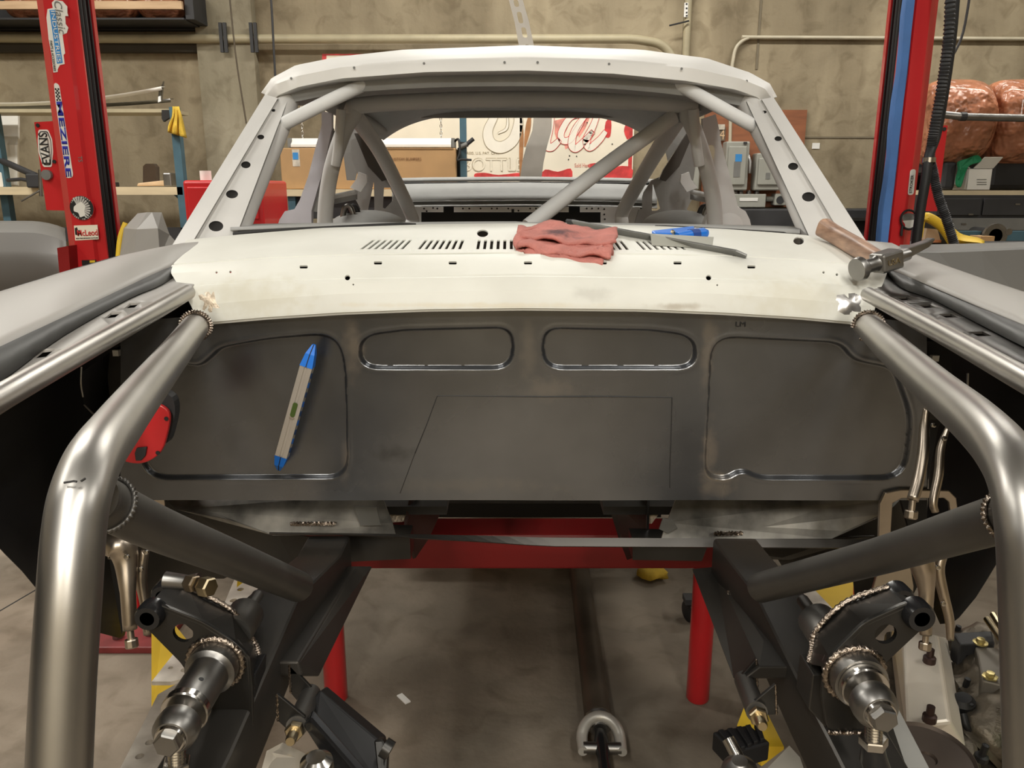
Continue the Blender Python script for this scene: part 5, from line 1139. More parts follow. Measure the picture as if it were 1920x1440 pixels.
plate('rear_quarter_panel', qL, 3.75, .02, mt_primer_d, [[(701, 341), (702, 398), (697, 400), (690, 394)], [(720, 352), (732, 352), (738, 366), (737, 376), (722, 392), (718, 390)]])
plate('rear_quarter_strip', [(664, 250), (676, 250), (720, 318), (728, 336), (716, 340), (690, 312)], 3.70, .02, mt_rail, [[(681, 300), (685, 302), (682, 313), (678, 310)]])
qR = [(1964-px, py) for px, py in qL]
plate('rear_quarter_panel', qR, 3.75, .02, mt_primer_d, [[(1300-16-18, 341), (1225+20, 398), (1250, 400)], ] and [[(1224, 345), (1238, 392), (1232, 396), (1222, 396)], [(1190, 354), (1204, 354), (1204, 392), (1198, 394), (1184, 374)]])
plate('rear_quarter_strip', [(1964-px, py) for px, py in [(664, 250), (676, 250), (720, 318), (728, 336), (716, 340), (690, 312)]], 3.70, .02, mt_rail, [[(1242, 298), (1246, 301), (1243, 311), (1239, 309)]])
for f in (lambda p: p, lambda p: (1964-p[0], p[1])):
    loft('quarter_window_sill', [[Y(*f(q), yy) for q, yy in (((622, 374), 3.1), ((670, 364), 3.6))], [Y(*f(q), yy) for q, yy in (((624, 364), 3.14), ((672, 354), 3.66))]], mt_primer, car, solid=.01)
    loft('quarter_sill_front', [[Y(*f(q), yy) for q, yy in (((622, 374), 3.1), ((670, 364), 3.6))], [Y(*f(q), yy) for q, yy in (((622, 384), 3.1), ((670, 374), 3.6))]], mt_primer_d, car, solid=.006)
    prism('quarter_bracket', [Y(*f(p), 3.58) for p in ((672, 322), (687, 328), (688, 342), (676, 360), (656, 352), (668, 336))], (0, .02, 0), mt_primer, car)
    c = Y(*f((690, 424)), 3.35)
    bm = bmesh.new(); bmesh.ops.create_uvsphere(bm, u_segments=28, v_segments=14, radius=1)
    for v in bm.verts: v.co = V((v.co.x*.15, v.co.y*.3, v.co.z*.065))+c
    obj('wheel_house', bm, mt_primer_d, car, smooth=True)
    for k in range(2):
        cc = Y(*f((644+k*10, 415)), 3.2+.05*k); tube('seat_belt_loop', [cc+V((.022*math.cos(a)+.02, 0, .06*math.sin(a))) for a in [math.pi*q/10 for q in range(11)]], .011, mt_satin if k == 0 else mt_dark, car, seg=10)
# ---- rear shelf and bulkhead
def rr_(pts): return [(735, pts[0], pts[1]), (800, pts[0]-1.5, pts[1]), (985, pts[0]-3, pts[1]), (1150, pts[0]-1, pts[1]), (1232, pts[0]+2, pts[1])]
def back(rowspec, name, m, solid=.003):
    loft(name, [prow(rr_(q), 41) for q in rowspec], m, car, solid=solid)
back([(334, 4.16), (337, 4.13), (342, 4.12)], 'rear_deck_edge', mt_primer_d)
back([(344.5, 4.10), (347, 4.06), (356, 4.02), (368, 3.98), (377, 3.94)], 'package_tray', mt_primer_d)
back([(378, 3.93), (381, 3.96), (387, 3.93), (389, 3.89)], 'seat_back_ledge', mt_primer_d)
tube('deck_seam', [Y(px, 343+(.00002*(px-985)**2), 4.09) for px in range(740, 1230, 20)], .006, mt_scratch, car, seg=6)
plate('bulkhead_frame', [(770, 388), (1200, 388), (1206, 440), (760, 440)], 3.86, .01, mt_primer, [[(790, 398), (790, 450), (1131, 450), (1131, 398), (1092, 398), (1092, 386.5), (1070, 386.5), (1070, 398), (1045, 398), (852, 398), (852, 386.5), (832, 386.5), (832, 398)]])
for px, py in ((795, 391), (800, 396), (812, 390), (820, 391), (868, 391), (880, 391), (901, 391), (922, 391), (932, 391), (953, 391), (972, 395), (994, 391), (1005, 391), (1100, 391), (1110, 391), (1122, 391), (1133, 392), (1133, 402), (1134, 411)):
    lathe('bulkhead_hole', [(.0045, 0), (.0045, .001), (0, .001)], Y(px, py, 3.858), (0, -1, 0), mt_scratch, car, seg=8)
wbox('bulkhead_slot', 959, 392, 964, 398, 3.857, .004, mt_scratch, car)
bm = bmesh.new(); bm_box(bm, (.03, 4.1, 1.32), (1.25, .02, .4)); obj('boot_darkness_panel', bm, mt_black, car).name = 'boot_shade_panel'  # black sheet added as the shade behind the bulkhead opening
# ================================================================ FENDERS
def fender(s, label):
    r = root('fender', (s*.8, 1.2, 1.3), label, 'fender', None); return r
fl = fender(-1, 'grey primed front fender with black inner face on the left of engine bay')
def dl(*p): return D(*p)
# top skin: outer edge row, mid, inner edge row (back to front)
lo = [(388, 452, 1.80), (340, 456, 1.72), (290, 465, 1.64), (225, 479, 1.56), (110, 512, 1.46), (0, 546, 1.40), (-120, 585, 1.34)]
li = [(394, 460, 1.775), (362, 480, 1.66), (324, 499, 1.54), (250, 533, 1.40), (120, 594, 1.20), (0, 650, 1.06), (-120, 706, .95)]
rows = []
for t in [k/8 for k in range(9)]:
    a = [D(*interp([(i,)+q for i, q in enumerate(lo)], u)[1:]) for u in [k/24 for k in range(25)]]
    b = [D(*interp([(i,)+q for i, q in enumerate(li)], u)[1:]) for u in [k/24 for k in range(25)]]
    rows.append([a[k].lerp(b[k], t)+V((0, 0, .012*math.sin(math.pi*t)*min(1, k/6))) for k in range(25)])
loft('fender_top', rows, mt_fender, fl, solid=.003)
inner = rows[-1]
fl2 = [D(*q) for q in ((385, 470, 1.75), (345, 500, 1.62), (302, 535, 1.46), (240, 562, 1.36), (115, 632, 1.18), (0, 716, 1.035), (-120, 790, .93))]
b2_ = smooth_pts(fl2, 4)[:25]; 
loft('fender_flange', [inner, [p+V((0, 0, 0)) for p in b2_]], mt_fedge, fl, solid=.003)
inn = [p+V((.055*min(1, k/5), -.004, -.003)) for k, p in enumerate(b2_)]
o = loft('bolt_flange', [b2_[3:], inn[3:]], mt_fender, fl, solid=.003)
bvf = bvh_of(o); cbm = bmesh.new()
for px, py, w_ in ((248, 573, 9), (212, 591, 8), (83, 663, 14)):
    l, n = hit(bvf, px, py)
    if l: bm_prism(cbm, [l+V(q)+V((0, 0, .03)) for q in ((-.006, -.018, 0), (.008, -.010, 0), (.006, .018, 0), (-.008, .010, 0))], (0, 0, -.06))
if len(cbm.verts): cut(o, cbm)
# outer skin (inside face black), hangs down to the rear lower corner
def oskin(xx, top, low, par, n=20):
    A = [X(*interp([(i,)+q for i, q in enumerate(low)], u)[1:], xx) for u in [k/n for k in range(n+1)]]
    B = [D(*interp([(i,)+q for i, q in enumerate(top)], u)[1:]) for u in [k/n for k in range(n+1)]]
    rows = []
    for t in [k/6 for k in range(7)]:
        rows.append([B[k].lerp(A[k], t)+V((math.copysign(.05, xx)*math.sin(math.pi*t), 0, 0)) for k in range(n+1)])
    bm = bm_loft(bmesh.new(), rows); o = obj('fender_side', bm, mt_black, par, smooth=True, solid=.002)
    return o
low = [(238, 1120), (235, 1190), (222, 1196), (180, 1185), (140, 1165), (90, 1130), (40, 1070), (0, 1030), (-60, 960)]
oskin(-.93, [(372, 456, 1.78), (340, 457, 1.72), (310, 461, 1.67), (270, 470, 1.61), (215, 481, 1.55), (150, 500, 1.49), (80, 521, 1.44), (0, 546, 1.40), (-120, 585, 1.34)], low, fl)
prism('rear_splash_panel', [X(150, 700, -.80), X(222, 650, -.78), X(232, 660, -.76), X(244, 1120, -.86), X(228, 1190, -.9), X(205, 1050, -.88), X(180, 930, -.85)], (0, .01, 0), mt_black, fl)
wbox('fender_tag', 211, 657, 222, 668, 1.50, .01, mt_paper, fl)
# inner liner with rectangular opening
pa = prism('liner_bracket', [Y(px, py, 1.52) for px, py in ((196, 655), (232, 655), (262, 850), (218, 860))], (0, .01, 0), mt_brkt, fl)
tube('liner_edge', smooth_pts([D(152, 688, 1.30), D(151, 720, 1.30), D(155, 745, 1.30)], 4), .002, mt_chrome, fl, seg=6)
tube('liner_edge', [D(158, 760, 1.29), D(176, 778, 1.28)], .002, mt_chrome, fl, seg=6)
fr = fender(1, 'grey primed front fender with black inner face on the right of engine bay')
lo = [(1618, 452, 1.80), (1672, 458, 1.72), (1712, 478, 1.66), (1760, 496, 1.60), (1840, 524, 1.50), (1920, 550, 1.42), (2040, 590, 1.36)]
li = [(1630, 474, 1.76), (1650, 492, 1.66), (1672, 508, 1.55), (1730, 532, 1.42), (1830, 575, 1.22), (1920, 612, 1.09), (2040, 662, .98)]
rows = []
for t in [k/8 for k in range(9)]:
    a = [D(*interp([(i,)+q for i, q in enumerate(lo)], u)[1:]) for u in [k/24 for k in range(25)]]
    b = [D(*interp([(i,)+q for i, q in enumerate(li)], u)[1:]) for u in [k/24 for k in range(25)]]
    rows.append([a[k].lerp(b[k], t)+V((0, 0, .01*math.sin(math.pi*t)*min(1, k/6))) for k in range(25)])
loft('fender_top', rows, mt_fender, fr, solid=.003)
inner = rows[-1]
fr2 = [D(*q) for q in ((1640, 482, 1.75), (1660, 502, 1.62), (1690, 540, 1.47), (1750, 562, 1.37), (1836, 608, 1.19), (1920, 652, 1.06), (2040, 715, .95))]
b3_ = smooth_pts(fr2, 4)[:25]
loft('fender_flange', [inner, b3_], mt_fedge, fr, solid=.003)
inn = [p+V((-.055*min(1, k/5), -.004, -.003)) for k, p in enumerate(b3_)]
o = loft('bolt_flange', [b3_[3:], inn[3:]], mt_rail, fr, solid=.003)
bvf = bvh_of(o); cbm = bmesh.new()
for px, py in ((1738, 574), (1778, 592), (1838, 626), (1695, 560)):
    l, n = hit(bvf, px, py)
    if l: bm_prism(cbm, [l+V(q)+V((0, 0, .03)) for q in ((-.010, -.012, 0), (.008, -.014, 0), (.010, .012, 0), (-.008, .014, 0))], (0, 0, -.06))
if len(cbm.verts): cut(o, cbm)
oskin(.96, [(1640, 456, 1.78), (1672, 458, 1.72), (1712, 478, 1.66), (1760, 496, 1.60), (1800, 510, 1.55), (1840, 524, 1.50), (1880, 537, 1.46), (1920, 550, 1.42), (2040, 590, 1.36)], [(1738, 1000), (1742, 1120), (1764, 1170), (1790, 1168), (1830, 1120), (1860, 1072), (1890, 1020), (1920, 960), (1980, 880)], fr)
wbox('fender_tag', 1748, 667, 1761, 678, 1.50, .01, mt_paper, fr)
prism('rear_splash_panel', [Y(px, py, 1.53) for px, py in ((1640, 640), (1780, 640), (1790, 760), (1760, 800), (1740, 900), (1735, 1100), (1690, 940), (1706, 860), (1715, 770))], (0, .01, 0), mt_black, fr)
prism('liner_bracket', smooth_pts([Y(px, py, 1.50) for px, py in ((1674, 700), (1678, 752), (1715, 782), (1770, 780), (1765, 700), (1720, 690))], 3, True), (0, .008, 0), mt_brkt, fr)
tube('liner_edge', smooth_pts([Y(px, py, 1.495) for px, py in ((1680, 706), (1675, 740), (1675, 754), (1680, 760))], 4), .0018, mt_chrome, fr, seg=6)
tube('liner_edge', [D(1815, 700, 1.30), D(1814, 727, 1.30)], .002, mt_chrome, fr, seg=6)
for s_, par, ao, bi, lo_ in ((-1, fl, D(-120, 585, 1.34), D(-120, 706, .95), X(-60, 960, -.93)), (1, fr, D(2040, 590, 1.36), D(2040, 662, .98), X(1980, 880, .96))):
    a0 = V((ao.x, 0, ao.z-.05)); b0 = V((bi.x, 0, bi.z-.06))
    loft('fender_top', [[bi.lerp(b0, k/6) for k in range(7)], [bi.lerp(b0, k/6).lerp(ao.lerp(a0, k/6), .5)+V((0, 0, .012)) for k in range(7)], [ao.lerp(a0, k/6) for k in range(7)]], mt_fender, par, solid=.003)
    arch = [(lo_.y, lo_.z), (lo_.y-.2, lo_.z+.06), (.6, 1.03), (.3, .95), (.12, .75), (0, .5)]
    up_ = [ao.lerp(a0, k/5) for k in range(6)]; dn_ = [V((lo_.x, y_, z_)) for y_, z_ in arch]
    loft('fender_side', [up_, [p.lerp(q, .5)+V((s_*.04, 0, 0)) for p, q in zip(up_, dn_)], dn_], mt_black, par, solid=.002)
# loose body panels beyond the fenders
bp = root('loose_bodywork', Y(1850, 500, 2.2), 'large grey body panel standing beyond the right fender', 'body panel')
loft('panel_skin', [[Y(px, py, yy) for px, py, yy in r] for r in (
  [(1688, 459, 2.15), (1760, 458, 2.15), (1840, 456, 2.15), (1960, 452, 2.15)], [(1680, 470, 2.05), (1760, 470, 2.05), (1840, 467, 2.05), (1960, 462, 2.05)],
  [(1682, 474, 2.04), (1760, 474, 2.04), (1840, 471, 2.04), (1960, 466, 2.04)], [(1700, 560, 1.98), (1780, 570, 1.98), (1860, 590, 1.98), (1960, 620, 1.98)])], mt_panel, bp, solid=.006, smooth=False)
hd = root('hood', Y(50, 480, 3.2), 'rounded grey hood panel behind the left red post at far left', 'body panel')
rows = []
for i in range(13):
    t = i/12; px = lerp(-60, 122, t); k = max(0, (t-.6)/.4)
    rows.append([Y(px, 414+14*k**2.2, 3.5), Y(px, 420+14*k**2, 3.25), Y(px+2, 436+18*k**2, 3.1), Y(px+3, 470+8*k, 3.06), Y(px+1, 480, 3.05), Y(px-2, 560, 3.02)])
loft('panel_skin', rows, mt_panel, hd, solid=.006)
fp2 = root('bodywork_offcut', Y(265, 440, 2.2), 'small folded grey panel with yellow edge between left post and fender', 'body panel')
loft('panel_skin', [[Y(224, 482, 2.2), Y(232, 428, 2.22), Y(258, 400, 2.24)], [Y(252, 482, 2.14), Y(256, 430, 2.16), Y(276, 398, 2.2)], [Y(300, 482, 2.12), Y(296, 428, 2.14), Y(285, 398, 2.2)], [Y(345, 470, 2.16), Y(318, 440, 2.2), Y(303, 398, 2.26)]], mt_fender, fp2, solid=.004, smooth=False)
tube('yellow_edge', smooth_pts([Y(222, 484, 2.21), Y(226, 446, 2.22), Y(236, 418, 2.23)], 4), .008, mt_yellow, fp2, seg=8)
# ================================================================ TOOLS AND LOOSE THINGS
# shop rag folded on the cowl
def on(px, py, h=0): l, n = chit(px, py); return l+n*h
rag = root('shop_rag', on(1060, 470), 'folded pink shop rag with dark stain lying on the cowl vents', 'rag')
def ragsheet(c, hgt, nu=34, nv=12, seed=0, thick=.005):
    rows = []
    for i in range(nv+1):
        v = i/nv; row = []
        for j in range(nu+1):
            u = j/nu
            a = V((*c[0], 0)).lerp(V((*c[1], 0)), u); b = V((*c[3], 0)).lerp(V((*c[2], 0)), u); q = a.lerp(b, v)
            h = hgt(u, v)+.0018*math.sin(u*17+seed+v*5)+.0014*math.sin(v*13+u*9+seed)+.001*math.sin(u*41+v*23)
            edge = 3.0*math.sin(u*19+seed)*(v > .9)+2.0*math.sin(u*13+seed*2)*(v < .1)
            row.append(on(q.x+2*math.sin(v*9+seed), q.y+edge*.5, max(.004, h)))
        rows.append(row)
    return rows
lay = [([(972, 440), (1138, 456), (1128, 500), (966, 472)], lambda u, v: .005+.003*math.sin(u*6), 0),
       ([(970, 442), (1148, 454), (1146, 492), (972, 474)], lambda u, v: .012+.004*math.sin(u*7+1)+.004*(1-v), 2.),
       ([(1000, 438), (1158, 448), (1152, 476), (968, 462)], lambda u, v: .020+.008*math.sin(math.pi*min(1, u*1.3))*(1-v)+.004*math.sin(u*8), 4.)]
for c, hg, sd in lay: fold = loft('cloth_fold', ragsheet(c, hg, seed=sd), mt_pink, rag, solid=.006)
P = smooth_pts([on(968, 472, .004), on(962, 468, .010), on(964, 461, .018), on(975, 456, .024), on(990, 452, .024), on(992, 462, .02)], 5)
loft('cloth_fold', [[p for p in P], [p+V((.03, .04, .004)) for p in P], [p+V((.05, .08, .0)) for p in P]], mt_pink, rag, solid=.005)
stain(fold, [(on(1050, 458, .024), (.045, .05, .013), (.06, .04, .05), .85), (on(1085, 462, .022), (.03, .04, .008), (.10, .06, .07), .6)], 'pink_cloth_soiled')
# long flat bar
def flatbar(name, a, b, wd, th, m, label, cat, lift=.004):
    A, na = chit(*a); B, nb = chit(*b); d = (B-A).normalized(); sd = d.cross(V((0, 0, 1))).normalized(); up = sd.cross(d)
    A = A+na*lift; B = B+nb*lift
    return A, B, d, sd, up
A, B = on(1074, 428, .010), on(1398, 490, .010); d = (B-A).normalized(); sd = d.cross(V((0, .75, .66))).normalized(); up = sd.cross(d)
if sd.z < 0: sd = -sd; up = -up
fb = root('steel_file', A, 'long flat dark steel bar lying across the cowl vents beside the rag', 'file')
prism('file_blade', [A-sd*.010, A+sd*.010, A+d*.02+sd*.011, B-d*.02+sd*.011, B+sd*.002, B-d*.006-sd*.011, A+d*.02-sd*.011], up*.004, M('file_steel', (.26, .26, .25), .32, .7), fb, bevel=.0008)
prism('file_tip', [A-sd*.008-d*.02, A+sd*.006-d*.02, A+sd*.0105+d*.01, A-sd*.0105+d*.01], up*.006, mt_dark, fb, bevel=.001)
ut = root('angle_square', on(1280, 455), 'small blue and grey marking tool lying on the cowl behind the steel bar', 'tool')
a0, a1, a2, a3 = on(1217, 448, .02), on(1336, 450, .012), on(1335, 466, .012), on(1218, 462, .02)
prism('metal_plate', [on(1218, 458, .022), on(1337, 461, .018), on(1335, 470, .004), on(1222, 464, .004)], (0, .004, .0), mt_elec, ut, bevel=.001)
prism('blue_body', [on(1221, 450, .010), on(1298, 437, .006), on(1302, 437, .005), on(1302, 442, .004), on(1260, 452, .006), on(1228, 453, .008)], (0, .006, .010), mt_blue, ut, bevel=.003)
tube('blue_handle', [on(1268, 454, .010), on(1296, 450, .011), on(1318, 447, .011), on(1324, 448, .011)], [.010, .012, .012, .009], mt_blue, ut, seg=14)
tube('grip_ring', [on(1292, 450.5, .011), on(1306, 448.5, .011)], .0125, M('dark_blue_grip', (.01, .05, .25), .5), ut, seg=14)
lathe('brass_screw', [(.004, 0), (.004, .008), (0, .009)], on(1262, 453, .018), (-.5, -.6, .4), mt_zinc, ut, seg=12)
# body hammer
hm = root('body_hammer', on(1640, 500, .02), 'body hammer with worn wooden handle resting on the right cowl corner', 'hammer')
hp = [Y(1541, 424, 1.80), Y(1551, 431, 1.78), Y(1578, 447, 1.72), Y(1608, 464, 1.62), Y(1634, 479, 1.54), Y(1652, 488, 1.49)]
P = smooth_pts(hp, 6); bm = bmesh.new(); fr__ = frames(P); rings = []
for i, (p, (t, n, b)) in enumerate(zip(P, fr__)):
    u = i/(len(P)-1); side = t.cross(V((0, 0, 1))).normalized(); upv = side.cross(t)
    ww = float(np.interp(u, [0, .06, .3, .6, 1], [.012, .017, .0165, .0155, .0125])); hh = float(np.interp(u, [0, .06, .3, .6, 1], [.014, .021, .0185, .018, .014]))
    rings.append([bm.verts.new(p+side*math.copysign(abs(math.cos(a))**.6, math.cos(a))*ww+upv*math.copysign(abs(math.sin(a))**.6, math.sin(a))*hh) for a in [2*math.pi*k/16 for k in range(16)]])
for A_, B_ in zip(rings, rings[1:]):
    for k in range(16): bm.faces.new((A_[k], A_[(k+1) % 16], B_[(k+1) % 16], B_[k]))
bm.faces.new(rings[0]); bm.faces.new(rings[-1][::-1])
obj('hammer_handle', bm, mt_walnut, hm, smooth=True, auto=50)
hc_ = Y(1662, 489, 1.475); ha, hb_ = Y(1609, 505, 1.452), Y(1752, 460, 1.515); hd_ = (hb_-ha).normalized()
Rm = Matrix((hd_, V((0, 0, 1)).cross(hd_).normalized(), hd_.cross(V((0, 0, 1)).cross(hd_)).normalized())).transposed()
hh_ = box('hammer_head', hc_, (.050, .036, .036), mt_satin, hm, R=Rm, bevel=.005)
pr = (hc_-ha).length
lathe('hammer_face', [(.0, -.004), (.0205, -.004), (.022, 0), (.022, .007), (.018, .012), (.013, .018), (.0125, pr-.03), (.017, pr-.02)], ha, hd_, mt_satin, hm, seg=28)
L_ = (hb_-hc_).length
lathe('hammer_neck', [(.016, .02), (.012, .034), (.0115, .05)], hc_, hd_, mt_satin, hm, seg=20)
q0 = hc_+hd_*.045; sdv = V((0, 0, 1)).cross(hd_).normalized(); uv_ = hd_.cross(sdv)
prism('hammer_pick', [q0-uv_*.011, q0+hd_*(L_*.5)-uv_*.004+V((0, 0, .004)), hb_-uv_*.003+V((0, 0, .012)), hb_+uv_*.002+V((0, 0, .012)), q0+hd_*(L_*.5)+uv_*.012, q0+uv_*.011], sdv*.018, mt_satin, hm, bevel=.002)
text('stamped_letters', 'USA', hc_-Rm.col[1]*.0188, .011, mt_zinc, hm, facing=Matrix((Rm.col[0], Rm.col[2], -Rm.col[1])).transposed())
# torpedo level on the firewall
lv = root('torpedo_level', Y(556, 765, YF-.02), 'small aluminium spirit level with blue ends leaning on the firewall', 'level')
ax = (Y(590, 645, YF-.035)-Y(524, 880, YF-.015)); Lh = ax.length; axn = ax.normalized(); c0 = Y(524, 880, YF-.012)
vyl = V((0, -1, 0)); wx = axn.cross(vyl).normalized(); vyl = wx.cross(axn)
if wx.x < 0: wx = -wx
def lvp(s_, w_, o_): return c0+axn*(s_*Lh)+wx*w_+V((0, -1, 0))*o_
fw_ = .0112
prism('level_body', [lvp(.13, -fw_, 0), lvp(.13, -fw_, .022), lvp(.13, -.003, .022), lvp(.13, -.002, .0205), lvp(.13, .002, .0205), lvp(.13, .003, .022), lvp(.13, fw_, .022), lvp(.13, fw_, .0)], axn*(Lh*.72), M('level_aluminium', (.56, .52, .47), .4, .6), lv)
for s_, e_ in ((.135, 0.0), (.845, 1.0)):
    o = bm_loft(bmesh.new(), [[lvp(s_, -fw_-.0006, -.0), lvp(s_, -fw_-.0006, .0228), lvp(s_, fw_+.0006, .0228), lvp(s_, fw_+.0006, -.0), lvp(s_, -fw_-.0006, -.0)], [lvp(lerp(s_, e_, .6), -fw_*.75, 0), lvp(lerp(s_, e_, .6), -fw_*.75, .018), lvp(lerp(s_, e_, .6), fw_*.75, .018), lvp(lerp(s_, e_, .6), fw_*.75, 0), lvp(lerp(s_, e_, .6), -fw_*.75, 0)], [lvp(e_, -.003, 0), lvp(e_, -.003, .006), lvp(e_, .003, .006), lvp(e_, .003, 0), lvp(e_, -.003, 0)]])
    ec = obj('end_cap', o, mt_blue, lv); tube('cap_groove', [lvp(s_, 0, .0229), lvp(lerp(s_, e_, .6), 0, .0182), lvp(e_, 0, .0065)], .0009, mt_scratch, ec, seg=5)
prism('vial', round_poly([lvp(.46, -.0045, .0222), lvp(.46, .0045, .0222), lvp(.57, .0045, .0222), lvp(.57, -.0045, .0222)], .004, 4), (0, -.001, 0), mt_vial, lv)
prism('vial_frame', [lvp(.445, -.005, .0222), lvp(.445, .005, .0222), lvp(.458, .005, .0222), lvp(.458, -.005, .0222)], (0, -.0008, 0), mt_chrome, lv)
for k in range(9):
    s_ = .16+k*.074; prism('blue_print', [lvp(s_, fw_+.0003, .004), lvp(s_+.045, fw_+.0003, .004), lvp(s_+.058, fw_+.0003, .018), lvp(s_+.02, fw_+.0003, .018)], wx*.0006, mt_blue if k % 2 else M('navy_print', (.01, .06, .2), .5), lv)
# red rounded plate with black bracket
rc = root('red_cover', D(275, 815, 1.20), 'red rounded plate with black latch behind the left front tube', 'cover plate')
YC = 1.22
P = round_poly([Y(px, py, YC) for px, py in ((225, 852), (262, 768), (292, 754), (318, 770), (318, 795), (304, 850), (268, 872), (228, 866))], .02, 5)
o = prism('red_plate', P, (0, .008, 0), mt_red, rc, bevel=.002)
for px, py in ((312, 785), (296, 849)): lathe('plate_hole', [(.0035, 0), (.0035, .001), (0, .001)], Y(px, py, YC-.0008), (0, -1, 0), mt_scratch, rc, seg=12)
prism('latch', [Y(px, py, YC-.004) for px, py in ((256, 840), (275, 838), (272, 855), (264, 864), (254, 864), (252, 850))], (0, .004, 0), mt_dark, rc, bevel=.001)
prism('black_backing', smooth_pts([Y(px, py, YC+.012) for px, py in ((300, 735), (322, 745), (328, 775), (316, 825), (308, 826), (318, 780), (310, 762), (290, 750))], 3, True), (0, .02, 0), mt_dark, rc)
# locking pliers
def pliers(name, label, body, lever, scr, dsc, jaw=None):
    g = root(name, D(*body[-1][:3]), label, 'pliers', 'locking pliers on the fenders')
    P = smooth_pts([D(*p[:3]) for p in body], 6); rr__ = [float(np.interp(k/(len(P)-1), [i/(len(body)-1) for i in range(len(body))], [p[3] for p in body])) for k in range(len(P))]
    bm = bm_tube(bmesh.new(), P, rr__, 12); obj('fixed_handle', bm, mt_nickel, g, smooth=True)
    P = smooth_pts([D(*p[:3]) for p in lever], 6); rr__ = [float(np.interp(k/(len(P)-1), [i/(len(lever)-1) for i in range(len(lever))], [p[3] for p in lever])) for k in range(len(P))]
    obj('release_lever', bm_tube(bmesh.new(), P, rr__, 10), mt_nickel, g, smooth=True)
    a, b = D(*scr[0]), D(*scr[1]); tube('adjusting_screw', [a, b], .0055, mt_nickel, g, seg=12); d = (b-a).normalized()
    hex_prof('screw_knob', b, d, .0105, .014, mt_nickel, g, seg=10)
    for px, py, dd in dsc: lathe('rivet', [(.0045, 0), (.004, .003), (0, .004)], D(px, py, dd), (0, -1, .2), mt_chrome, g, seg=12)
    if jaw:
        prism('clamp_jaw', [Y(px, py, 1.44) for px, py in jaw], (0, .009, 0), mt_nickel, g, bevel=.002)
    return g
pliers('locking_pliers', 'locking pliers hanging below the left diagonal tube behind the front tube', [(196, 1018, 1.28, .018), (225, 1024, 1.28, .026), (236, 1050, 1.28, .019), (240, 1110, 1.27, .012), (244, 1180, 1.27, .011)], [(272, 1030, 1.30, .007), (264, 1080, 1.30, .010), (270, 1130, 1.30, .007), (276, 1190, 1.30, .006)], [(244, 1180, 1.27), (246, 1198, 1.27)], [(238, 1044, 1.25), (264, 1067, 1.285), (274, 1035, 1.29)])
prism('liner_plate', round_poly([Y(px, py, 1.48) for px, py in ((236, 925), (300, 920), (309, 935), (309, 1000), (240, 1000))], .02, 4), (0, .006, 0), mt_nickel, bpy.data.objects['fender'])
pliers('locking_pliers', 'upper locking pliers gripping the right fender beside the firewall', [(1737, 764, 1.36, .005), (1733, 800, 1.36, .008), (1731, 845, 1.35, .0095), (1722, 900, 1.34, .010), (1711, 938, 1.33, .0095)], [(1778, 800, 1.38, .004), (1764, 840, 1.38, .007), (1760, 890, 1.37, .008), (1750, 940, 1.36, .007), (1754, 960, 1.36, .006)], [(1711, 938, 1.33), (1709, 957, 1.33)], [(1750, 797, 1.34), (1770, 822, 1.36)],
       [(1648, 1010), (1650, 945), (1660, 924), (1690, 918), (1780, 920), (1794, 934), (1800, 985), (1786, 985), (1780, 942), (1770, 934), (1690, 935), (1674, 944), (1670, 1010)])
pliers('locking_pliers', 'lower locking pliers below the right diagonal tube over the valve cover', [(1722, 1040, 1.40, .022), (1732, 1070, 1.40, .020), (1737, 1110, 1.40, .013), (1735, 1160, 1.40, .011), (1736, 1190, 1.40, .010)], [(1768, 1036, 1.42, .009), (1760, 1068, 1.42, .010), (1768, 1110, 1.42, .009), (1780, 1160, 1.42, .008), (1782, 1200, 1.42, .006)], [(1736, 1190, 1.40), (1735, 1204, 1.40)], [(1758, 1064, 1.40), (1768, 1132, 1.41)],
       [(1636, 1110), (1648, 1066), (1668, 1046), (1704, 1040), (1714, 1100), (1710, 1150), (1690, 1150), (1640, 1130)])
# ================================================================ ENGINE on the floor at right
en = root('engine', (.95, 1.35, .3), 'aluminium headed engine standing on the floor under the right fender', 'engine')
def zq(pts, z): return [Z(px, py, z) for px, py in pts]
zt = .575
top_ = zq([(1692, 1180), (1758, 1192), (1782, 1352), (1698, 1362)], zt); base = zq([(1672, 1180), (1776, 1196), (1810, 1400), (1698, 1400)], zt-.05)
prism_b = bmesh.new()
A_ = [prism_b.verts.new(p) for p in top_]; B_ = [prism_b.verts.new(p) for p in base]; C_ = [prism_b.verts.new(p+V((0, 0, -.03))) for p in base]
prism_b.faces.new(A_)
for U, W_ in ((A_, B_), (B_, C_)):
    for k in range(4): prism_b.faces.new((U[k], U[(k+1) % 4], W_[(k+1) % 4], W_[k]))
obj('valve_cover', prism_b, mt_alu, en, bevel=.006)
for px, py in ((1742, 1242), (1742, 1352)):
    lathe('cover_bolt', [(.012, 0), (.012, .012), (.007, .014), (.007, .03), (0, .03)], Z(px, py, zt), (0, 0, 1), M('dark_bolt', (.06, .035, .03), .5, .6), en, seg=10)
prism('cylinder_head', zq([(1660, 1180), (1800, 1196), (1850, 1480), (1640, 1480)], .49), (0, 0, -.16), mt_cast, en, bevel=.01)
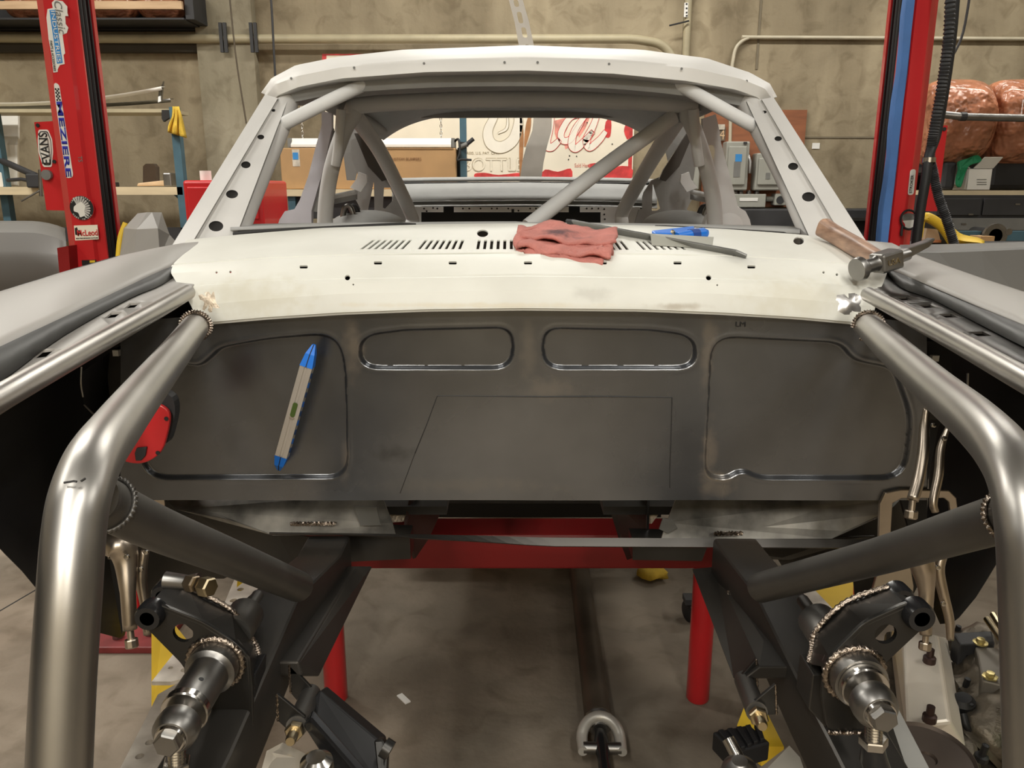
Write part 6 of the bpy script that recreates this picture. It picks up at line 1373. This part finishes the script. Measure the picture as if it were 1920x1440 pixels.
# intake: lumpy runners from the head to the valley
for k, (p, q, r) in enumerate((((1790, 1240), (1880, 1215), .05), ((1800, 1290), (1870, 1275), .045), ((1805, 1330), (1900, 1300), .055), ((1830, 1400), (1930, 1350), .06))):
    a = Z(*p, .45); b = Z(*q, .50); P = smooth_pts([a, a.lerp(b, .5)+V((0, 0, .02)), b], 6); tube('intake_runner', P, [r*(1+.08*math.sin(i*2+k)) for i in range(len(P))], mt_cast, en, seg=14)
prism('valley_plate', zq([(1828, 1212), (1888, 1214), (1904, 1290), (1842, 1275)], .555), (0, 0, -.06), M('valley_plate_grey', (.20, .18, .15), .55, .4, var=.2), en, bevel=.004)
prism('carburettor_pad', zq([(1786, 1186), (1860, 1182), (1866, 1205), (1800, 1208)], .56), (0, 0, -.06), mt_dark, en, bevel=.004)
for px, py in ((1838, 1206), (1856, 1270)):
    lathe('gold_bolt', [(.015, 0), (.015, .003), (.009, .004), (.008, .011), (0, .012)], Z(px, py, .558), (0, 0, 1), M('gold_bolt_mat', (.55, .46, .20), .35, .8), en, seg=6 if px > 1850 else 12)
prism('front_cover', zq([(1800, 1390), (1930, 1330), (1960, 1480), (1820, 1480)], .44), (0, 0, -.10), mt_cast, en, bevel=.012)
for k, (px, py) in enumerate(((1790, 1197), (1853, 1197), (1802, 1250), (1810, 1345), (1838, 1425), (1806, 1298))):
    lathe('stud', [(.012, 0), (.012, .01), (.006, .012), (.006, .034), (0, .036)], Z(px, py, .50), (.1, -.1, 1), mt_black, en, seg=8)
lathe('water_port', [(.018, 0), (.022, .006), (.012, .008), (.012, .002), (0, .002)], Z(1866, 1400, .447), (0, 0, 1), mt_dark, en, seg=16)
tube('plug_wire', smooth_pts([Z(1806, 1338, .52), Z(1815, 1365, .50), Z(1850, 1388, .47), Z(1890, 1405, .47), Z(1920, 1425, .47)], 6), .007, mt_black, en, seg=8)
lathe('coil_boot', [(.02, 0), (.022, .03), (.014, .04), (0, .042)], Z(1805, 1335, .50), (-.2, -.2, 1), mt_black, en, seg=12)
text('cast_letters', 'PERFORMER', Z(1878, 1340, .548), .018, mt_cast, en, rot=58, width=.12, facing=Matrix.Identity(3))
lathe('damper_pulley', [(.0, -.004), (.012, -.004), (.014, .0), (.03, .001), (.066, .001), (.07, .006), (.072, .004), (.072, -.03), (.06, -.05)], Z(1740, 1422, .62), (0, -.15, 1), M('damper_brown', (.11, .085, .07), .5, .5, var=.2), en, seg=40)
prism('engine_block', zq([(1720, 1200), (1930, 1200), (1960, 1480), (1700, 1480)], .34), (0, 0, -.34), mt_dark, en)
for k, (p, q) in enumerate((((1850, 1160), (1882, 1206)), ((1862, 1152), (1892, 1200)), ((1880, 1146), (1906, 1196)))):
    o = thing(tube('push_rod', [Z(*q, .585), X(p[0], p[1], 1.02+.03*k)], .007, mt_zinc, seg=10), ('push rod standing nearest the fender at the engine rear', 'middle push rod of the three at the engine rear', 'push rod standing furthest right at the engine rear')[k], 'rod', 'push rods at the engine')
gb = prism('green_tape_box', zq([(1893, 1345), (1925, 1325), (1930, 1395), (1898, 1385)], .56), (0, 0, -.07), mt_lime, None, bevel=.01)
gb.name = 'green_cap'; thing(gb, 'bright lime green plastic cap at the right edge on the engine', 'cap')
fb2 = prism('fan_blade', [Z(1892, 1235, .57), Z(1899, 1180, .68), Z(1912, 1240, .62), Z(1912, 1290, .57), Z(1900, 1270, .57)], (.01, .01, 0), mt_blackgloss, en)
